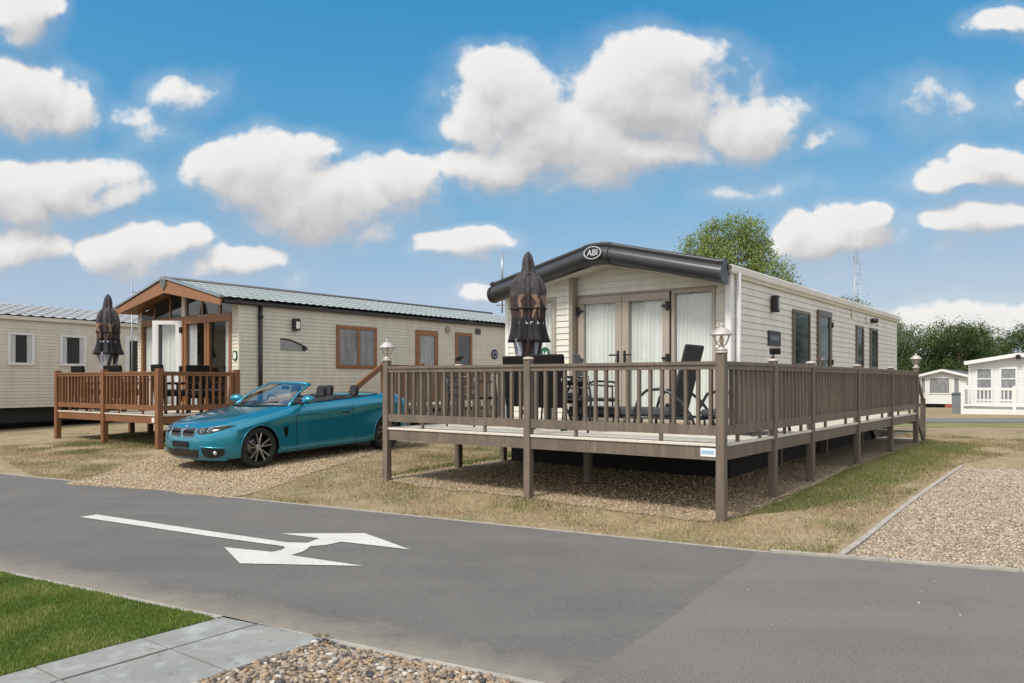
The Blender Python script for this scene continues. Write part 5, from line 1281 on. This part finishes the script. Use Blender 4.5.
def hit(o, d):
    h, n, i, t = BV.ray_cast(Vector(o), Vector(d)); return h, n
def patch_mesh(us, vs, cast, off, smooth=True):
    P_ = []
    for u in us:
        row = []
        for v in vs:
            h, n = cast(u, v)
            row.append(h+n*off if h else None)
        P_.append(row)
    mb = MB(); V_ = [[mb.bm.verts.new(p) if p else None for p in row] for row in P_]
    for i in range(len(V_)-1):
        for j in range(len(V_[0])-1):
            q = [V_[i][j], V_[i][j+1], V_[i+1][j+1], V_[i+1][j]]
            if all(q): mb.bm.faces.new(q).smooth = smooth
    return mb
def shape_patch(poly, cast, off, rim=0.0, n=10):
    """fan-filled patch that lies on the body: concentric copies of an outline"""
    c = Vector((sum(p[0] for p in poly)/len(poly), sum(p[1] for p in poly)/len(poly))); mb = MB(); rings_ = []
    pts = []
    for i in range(len(poly)):
        a, b = Vector(poly[i]), Vector(poly[(i+1) % len(poly)])
        for q in range(3): pts.append(a.lerp(b, q/3))
    for k in range(6):
        f = 1-k/5.5; row = []
        for p in pts:
            q = c+(p-c)*f; h, nn = cast(q.x, q.y)
            row.append(mb.bm.verts.new(h+nn*(off if k else off+rim)) if h else None)
        rings_.append(row)
    m_ = len(pts)
    for A, B in zip(rings_, rings_[1:]):
        for i in range(m_):
            q = (A[i], A[(i+1) % m_], B[(i+1) % m_], B[i])
            if all(q): mb.bm.faces.new(q).smooth = True
    if all(rings_[-1]): mb.bm.faces.new(rings_[-1]).smooth = True
    return mb
front_c = lambda y, z: hit((2.2, y, z), (-1, 0, 0))
def side_c(s): return lambda x, z: hit((x, s*2.2, z), (0, -s, 0))
top_c = lambda x, y: hit((x, y, 3), (0, 0, -1))
def rrect(a0, a1, b0, b1, r, n=4):
    out = []
    for (ca, cb, t0) in ((a1-r, b1-r, 0), (a0+r, b1-r, 90), (a0+r, b0+r, 180), (a1-r, b0+r, 270)):
        for k in range(n+1): t = R(t0+90*k/n); out.append((ca+r*math.cos(t), cb+r*math.sin(t)))
    return out
for s in (-1, 1):
    k = [(s*a, b) for a, b in ((.03, .672), (.30, .685), (.345, .672), (.345, .61), (.305, .562), (.06, .552), (.032, .575), (.024, .62))]
    kd = shape_patch(k, front_c, .004).build('kidney_grille', m_black, car)
    ring_ = MB(); pts = []
    for i in range(len(k)):
        a, b = Vector(k[i]), Vector(k[(i+1) % len(k)])
        for q in range(4): h, n_ = front_c(*a.lerp(b, q/4)); pts.append(h+n_*.006)
    ring_.tube(pts, .006, 6, closed=True).build('grille_surround', m_ring, kd)
    sl_ = MB()
    for q in range(8):
        yv = s*(.06+.034*q); h, n_ = front_c(yv, .615)
        if h: sl_.box((h.x+.006, yv, .613), (.012, .006, .08))
    sl_.build('slats', m_trimg, kd)
    hl = [(s*a, b) for a, b in ((.375, .672), (.50, .697), (.64, .712), (.78, .722), (.845, .722), (.835, .70), (.78, .66), (.66, .618), (.50, .598), (.42, .604), (.38, .63))]
    ho = shape_patch(hl, front_c, .005).build('headlight', m_hlamp, car)
    for (yv, zv, rr_) in ((.49, .648, .034), (.62, .662, .034)):
        pts = []
        for q in range(16):
            h, n_ = front_c(s*(yv+rr_*math.cos(q*math.pi/8)), zv+rr_*.95*math.sin(q*math.pi/8)); pts.append(h+n_*.010)
        MB().tube(pts, .0055, 6, closed=True).build('light_ring', m_ring, ho)
        h, n_ = front_c(s*yv, zv); MB().ball(h+n_*.004, .017, n=10).build('projector', m_proj, ho)
    lid = [front_c(s*(.385+.42*q/8), .680+.040*(q/8)) for q in range(9)]
    MB().tube([h+n_*.008 for h, n_ in lid if h], .005, 6).build('brow_strip', m_ring, ho)
    iv = [(s*a, b) for a, b in ((.50, .385), (.74, .395), (.80, .375), (.79, .285), (.72, .235), (.57, .23), (.52, .26))]
    io = shape_patch(iv, front_c, .003).build('side_intake', m_black, car)
    h, n_ = front_c(s*.70, .31); MB().ball(h+n_*.002, .036, n=12).build('fog_light', m_chrome, io)
    lip = [front_c(s*(.47+.35*q/8), .412-.004*q) for q in range(9)]
    MB().tube([h+n_*.006 for h, n_ in lip if h], .012, 6).build('intake_lip', m_paint_car, io)
shape_patch([(-.45, .365), (.45, .365), (.43, .28), (.37, .225), (-.37, .225), (-.43, .28)], front_c, .004).build('lower_grille', m_black, car)
h, n_ = front_c(0, .455)
MB().box((h.x+.012, 0, .435), (.012, .44, .10), bevel=.004).build('number_plate', m_trimg, car)
lipm = MB()
pts = [front_c(-.76+1.52*q/24, .192) for q in range(25)]
lipm.tube([h+n_*.004 for h, n_ in pts if h], .014, 6).build('front_lip', m_paint_car, car)
# round emblem on the nose: dark ring, blue and white quarters
h, n_ = top_c(.73, 0)
if h:
    q_ = n_.to_track_quat('Z', 'X').to_matrix().to_4x4()
    def fan(a0, a1, r0, r1, dz, m_, nm_, par):
        mb = MB(); k = 12
        for i in range(k):
            a, b = a0+(a1-a0)*i/k, a0+(a1-a0)*(i+1)/k
            pts = [Vector((r*math.cos(t), r*math.sin(t), dz)) for r, t in ((r1, a), (r1, b), (r0, b), (r0, a))]
            pts = [h+(q_.to_3x3() @ p) for p in pts]
            if r0 == 0: pts = pts[:3]
            mb.quad(*pts)
        return mb.build(nm_, m_, par)
    em = fan(0, 6.28319, .026, .041, .004, m_trimg, 'emblem', car)
    for i in range(4): fan(i*1.5708, (i+1)*1.5708, 0, .026, .0045, (m_white if i % 2 else mat('emblem_blue', (.02, .20, .55), .3)), 'emblem_quarter', em)
# panel lines: hood shut line and doors
gap = m_trimg
def groove(pts, cast, r_=.0045):
    o_ = [cast(*p) for p in pts]; o_ = [h-n_*.0015 for h, n_ in o_ if h]
    return MB().tube(o_, r_, 5)
hood = MB()
for s in (-1, 1):
    o_ = [top_c(x, s*y) for x, y in ((.62, .50), (.50, .62), (.36, .70), (.12, .725), (-.12, .735), (-.42, .745), (-.52, .75))]
    hood.tube([h-n_*.0015 for h, n_ in o_ if h], .0045, 5)
    o_ = [top_c(x, s*y) for x, y in ((.56, .30), (.3, .40), (0, .46), (-.4, .52), (-.62, .55))]
hood.build('hood_line', gap, car)
for s in (-1, 1):
    xs_ = [-.83-.012*0 for _ in range(1)]
    us = np.linspace(-1.98, -.72, 26); vs = np.linspace(.225, .945, 16)
    dp = patch_mesh(us, vs, lambda u, v: hit((u+.10*(v-.5)*(1 if u < -1.6 else .25), s*2.2, v), (0, -s, 0)), .0022).build('door', m_paint_car, car)
    gl_ = MB()
    for path in ([(-.72+.25*.10*(v-.5), v) for v in np.linspace(.225, .93, 12)], [(-1.98+.10*(v-.5), v) for v in np.linspace(.225, .99, 12)], [(u, .225) for u in np.linspace(-2.0, -.73, 14)]):
        gl_.tube([h+n_*.0005 for h, n_ in (side_c(s)(*p) for p in path) if h], .0048, 5)
    gl_.build('door_gap', gap, dp)
    h, n_ = side_c(s)(-1.78, .80)
    MB().box((-1.78, h.y+s*.022, .81), (.19, .022, .026), bevel=.009).build('handle', m_paint_car, dp)
    MB().box((-1.78, h.y+s*.004, .798), (.17, .010, .045), bevel=.004).build('handle_recess', gap, dp)
    # shoulder crease and sill blade
    cr_ = [side_c(s)(x, .745+(.06*(-x-.3)/2.6)) for x in np.linspace(-.35, -3.1, 40)]
    sk = [side_c(s)(x, .262) for x in np.linspace(-.42, -2.40, 30)]
    MB().tube([h+n_*.000 for h, n_ in sk if h], .014, 6).build('sill_blade', m_paint_car, car)
    # vent behind the front wheel
    vt = [(-.45, .61), (-.50, .63), (-.56, .61), (-.545, .53), (-.515, .45), (-.48, .47)]
    shape_patch(vt, side_c(s), .003).build('side_vent', m_trimg, car)
    # mirror
    MB().tube([(-.86, s*.84, .97), (-.87, s*.94, 1.01)], .026, 8).build('mirror_arm', m_trimg, car)
    mm_ = MB(); g_ = bmesh.ops.create_uvsphere(mm_.bm, u_segments=18, v_segments=12, radius=1, matrix=Matrix.Translation((-.86, s*1.02, 1.055)) @ Matrix.Rotation(R(s*-12), 4, 'Z') @ Matrix.Diagonal((.10, .145, .078, 1)))
    for v in g_['verts']:
        if v.co.x < -.91: v.co.x = -.91
        for f in v.link_faces: f.smooth = True
    mo = mm_.build('mirror', m_paint_car, car)
    MB().box((-.9125, s*1.02, 1.055), (.004, .19, .095), bevel=.001).build('mirror_glass', m_chrome, mo)
    # arch lips
    for x in (0, -2.81):
        ap = []
        for k in range(23):
            t = R(-8+196*k/22); xx, zz = x+.352*math.cos(t), .335+.352*math.sin(t)
            h, n_ = side_c(s)(xx+.008*math.cos(t), zz+.008*math.sin(t))
            if h and abs(h.y) > .7: ap.append(h)
        if len(ap) > 4: MB().tube(ap, .008, 6).build('arch_lip', m_paint_car, car)
# windscreen, header and pillars
def ws(u, v):     # u -1..1 across, v 0 base .. 1 top
    bx, bz, by = -.40-.28*abs(u)**2.2, .985-.02*u*u, .745*u
    tx, tz, ty = -1.12-.13*u*u, 1.335-.035*u*u, .585*u
    bul = .035*math.sin(math.pi*v)
    return Vector((bx+(tx-bx)*v+bul, by+(ty-by)*v, bz+(tz-bz)*v+bul*.5))
MB().grid([[ws(-1+2*i/16, j/8) for i in range(17)] for j in range(9)]).build('windscreen', m_screen, car)
pw = MB()
for s in (-1, 1): pw.tube([ws(s, v)+Vector((0, s*.012, 0)) for v in np.linspace(-.04, 1.0, 9)], [.030, .027, .025, .023, .022, .021, .021, .022, .024], 8)
pw.tube([ws(u, 1.0) for u in np.linspace(-1, 1, 15)], .024, 8)
pw.build('windscreen_frame', m_paint_car, car)
pi_ = MB()
for s in (-1, 1): pi_.tube([ws(s*.965, v)+Vector((-.030, 0, -.006)) for v in np.linspace(0, 1.0, 9)], .026, 6)
pi_.tube([ws(u, .97)+Vector((-.03, 0, -.012)) for u in np.linspace(-.96, .96, 13)], .022, 6)
pi_.build('frame_lining', m_trimg, car)
cw = MB(); cw.grid([[Vector((ws(u, 0).x+dx, ws(u, 0).y*1.02, ws(u, 0).z+dz)) for u in np.linspace(-1, 1, 17)] for dx, dz in ((.10, -.012), (.05, .006), (-.01, .006))]); cw.build('cowl', m_black, car)
for s0, u0 in ((.15, 1), (-.45, 1)):
    MB().tube([ws(s0, .03)+Vector((.03, 0, .01)), ws(s0+.62, .13)+Vector((.015, 0, .012))], .008, 5).build('wiper', m_black, car)
MB().box((-1.18, 0, 1.24), (.03, .20, .06), bevel=.01).build('rear_view_mirror', m_black, car)
# cabin
db = MB(); db.grid([[(x, y, z-.02*abs(y)) for y in np.linspace(-.72, .72, 9)] for x, z in ((-.66, .985), (-.86, 1.01), (-1.0, .975), (-1.04, .85), (-1.0, .62))]).build('dashboard', m_leather, car)
MB().tube([(-1.20+.06*math.sin(a), -.37+.18*math.cos(a), .93+.18*math.sin(a)) for a in np.linspace(0, 6.1, 20)], .014, 6).build('steering_wheel', m_leather, car)
def seat(x, y, s, zt):
    o = MB(); o.box((x-.02, y, .72), (.12, .48*s, .66), ry=R(-16), bevel=.045); so = o.build('seat', m_leather, car)
    MB().box((x+.26, y, .43), (.50, .48*s, .14), bevel=.04).build('seat_base', m_leather, so)
    hd = MB(); hd.prism(rrect(-.125*s, .125*s, -.10, .10, .055), -.05, .05, lambda a, b, h: (x-.13-b*.17+h*(1-.25*abs(b)/.1), y+a*(1-.12*(b+.1)/.2), zt+b))
    bmesh.ops.bevel(hd.bm, geom=[e for e in hd.bm.edges if abs(e.verts[0].co.x-e.verts[1].co.x) < .04], offset=.018, segments=2, affect='EDGES')
    hd.build('headrest', m_leather, so)
    MB().tube([(x-.11, y-.05, 1.0), (x-.125, y-.05, zt-.05)], .009, 6).tube([(x-.11, y+.05, 1.0), (x-.125, y+.05, zt-.05)], .009, 6).build('headrest_posts', m_chrome, so)
seat(-1.56, .37, 1, 1.155); seat(-1.56, -.37, 1, 1.155); seat(-2.34, .36, .85, 1.13); seat(-2.34, -.36, .85, 1.13)
dl = MB(); dl.tube([(x, .775, .978+.043*(-x-.95)) for x in np.linspace(-.95, -2.66, 14)], .018, 6).tube([(x, -.775, .978+.043*(-x-.95)) for x in np.linspace(-.95, -2.66, 14)], .018, 6).build('door_capping', m_trimg, car)
# wheels
def wheel(x, s):
    w_ = MB(); y = s*.86
    tyre = w_.lathe([(.235, s*.655), (.30, s*.645), (.325, s*.66), (.334, s*.70), (.335, s*.75), (.334, s*.81), (.325, s*.85), (.30, s*.868), (.245, s*.858), (.238, s*.83), (.235, s*.655)], (x, 0, .335), 56, 'Y', cap=False).build('wheel', m_tyre, car)
    MB().lathe([(.240, s*.70), (.240, s*.845), (.248, s*.858), (.238, s*.862), (.228, s*.850), (.222, s*.80), (.220, s*.70)], (x, 0, .335), 48, 'Y', cap=False).build('rim', m_rim, tyre)
    MB().lathe([(.0, s*.735), (.165, s*.735), (.165, s*.748), (.06, s*.75), (.0, s*.75)], (x, 0, .335), 32, 'Y', cap=False).build('brake_disc', m_disc, tyre)
    MB().lathe([(.0, s*.69), (.225, s*.69), (.225, s*.70), (.0, s*.70)], (x, 0, .335), 32, 'Y', cap=False).build('wheel_back', m_black, tyre)
    sp = MB(); sd = MB()
    for k in range(5):
        for dlt in (-.17, .17):
            a = k*1.2566+.3; a1 = a+dlt*.55; a2 = a+dlt*1.35
            p0 = Vector((x+.045*math.cos(a1), s*.832, .335+.045*math.sin(a1))); p1 = Vector((x+.235*math.cos(a2), s*.852, .335+.235*math.sin(a2)))
            sp.beam(p0, p1, .034, .020, 0); q = Vector((0, -s*.016, 0)); sd.beam(p0+q, p1+q, .028, .034, 0)
    sp.lathe([(.0, s*.848), (.040, s*.846), (.055, s*.835), (.055, s*.80)], (x, 0, .335), 20, 'Y', cap=False)
    sp.build('spokes', m_rimf, tyre); sd.build('spoke_backs', m_rim, tyre)
for x in (0, -2.81):
    for s in (1, -1): wheel(x, s)
for s in (-1, 1): shape_patch([(s*a, b) for a, b in ((.40, .80), (.78, .78), (.80, .70), (.45, .68))], lambda y, z: hit((-6, y, z), (1, 0, 0)), .004).build('tail_light', mat('tail_red', (.25, .01, .01), .1), car)
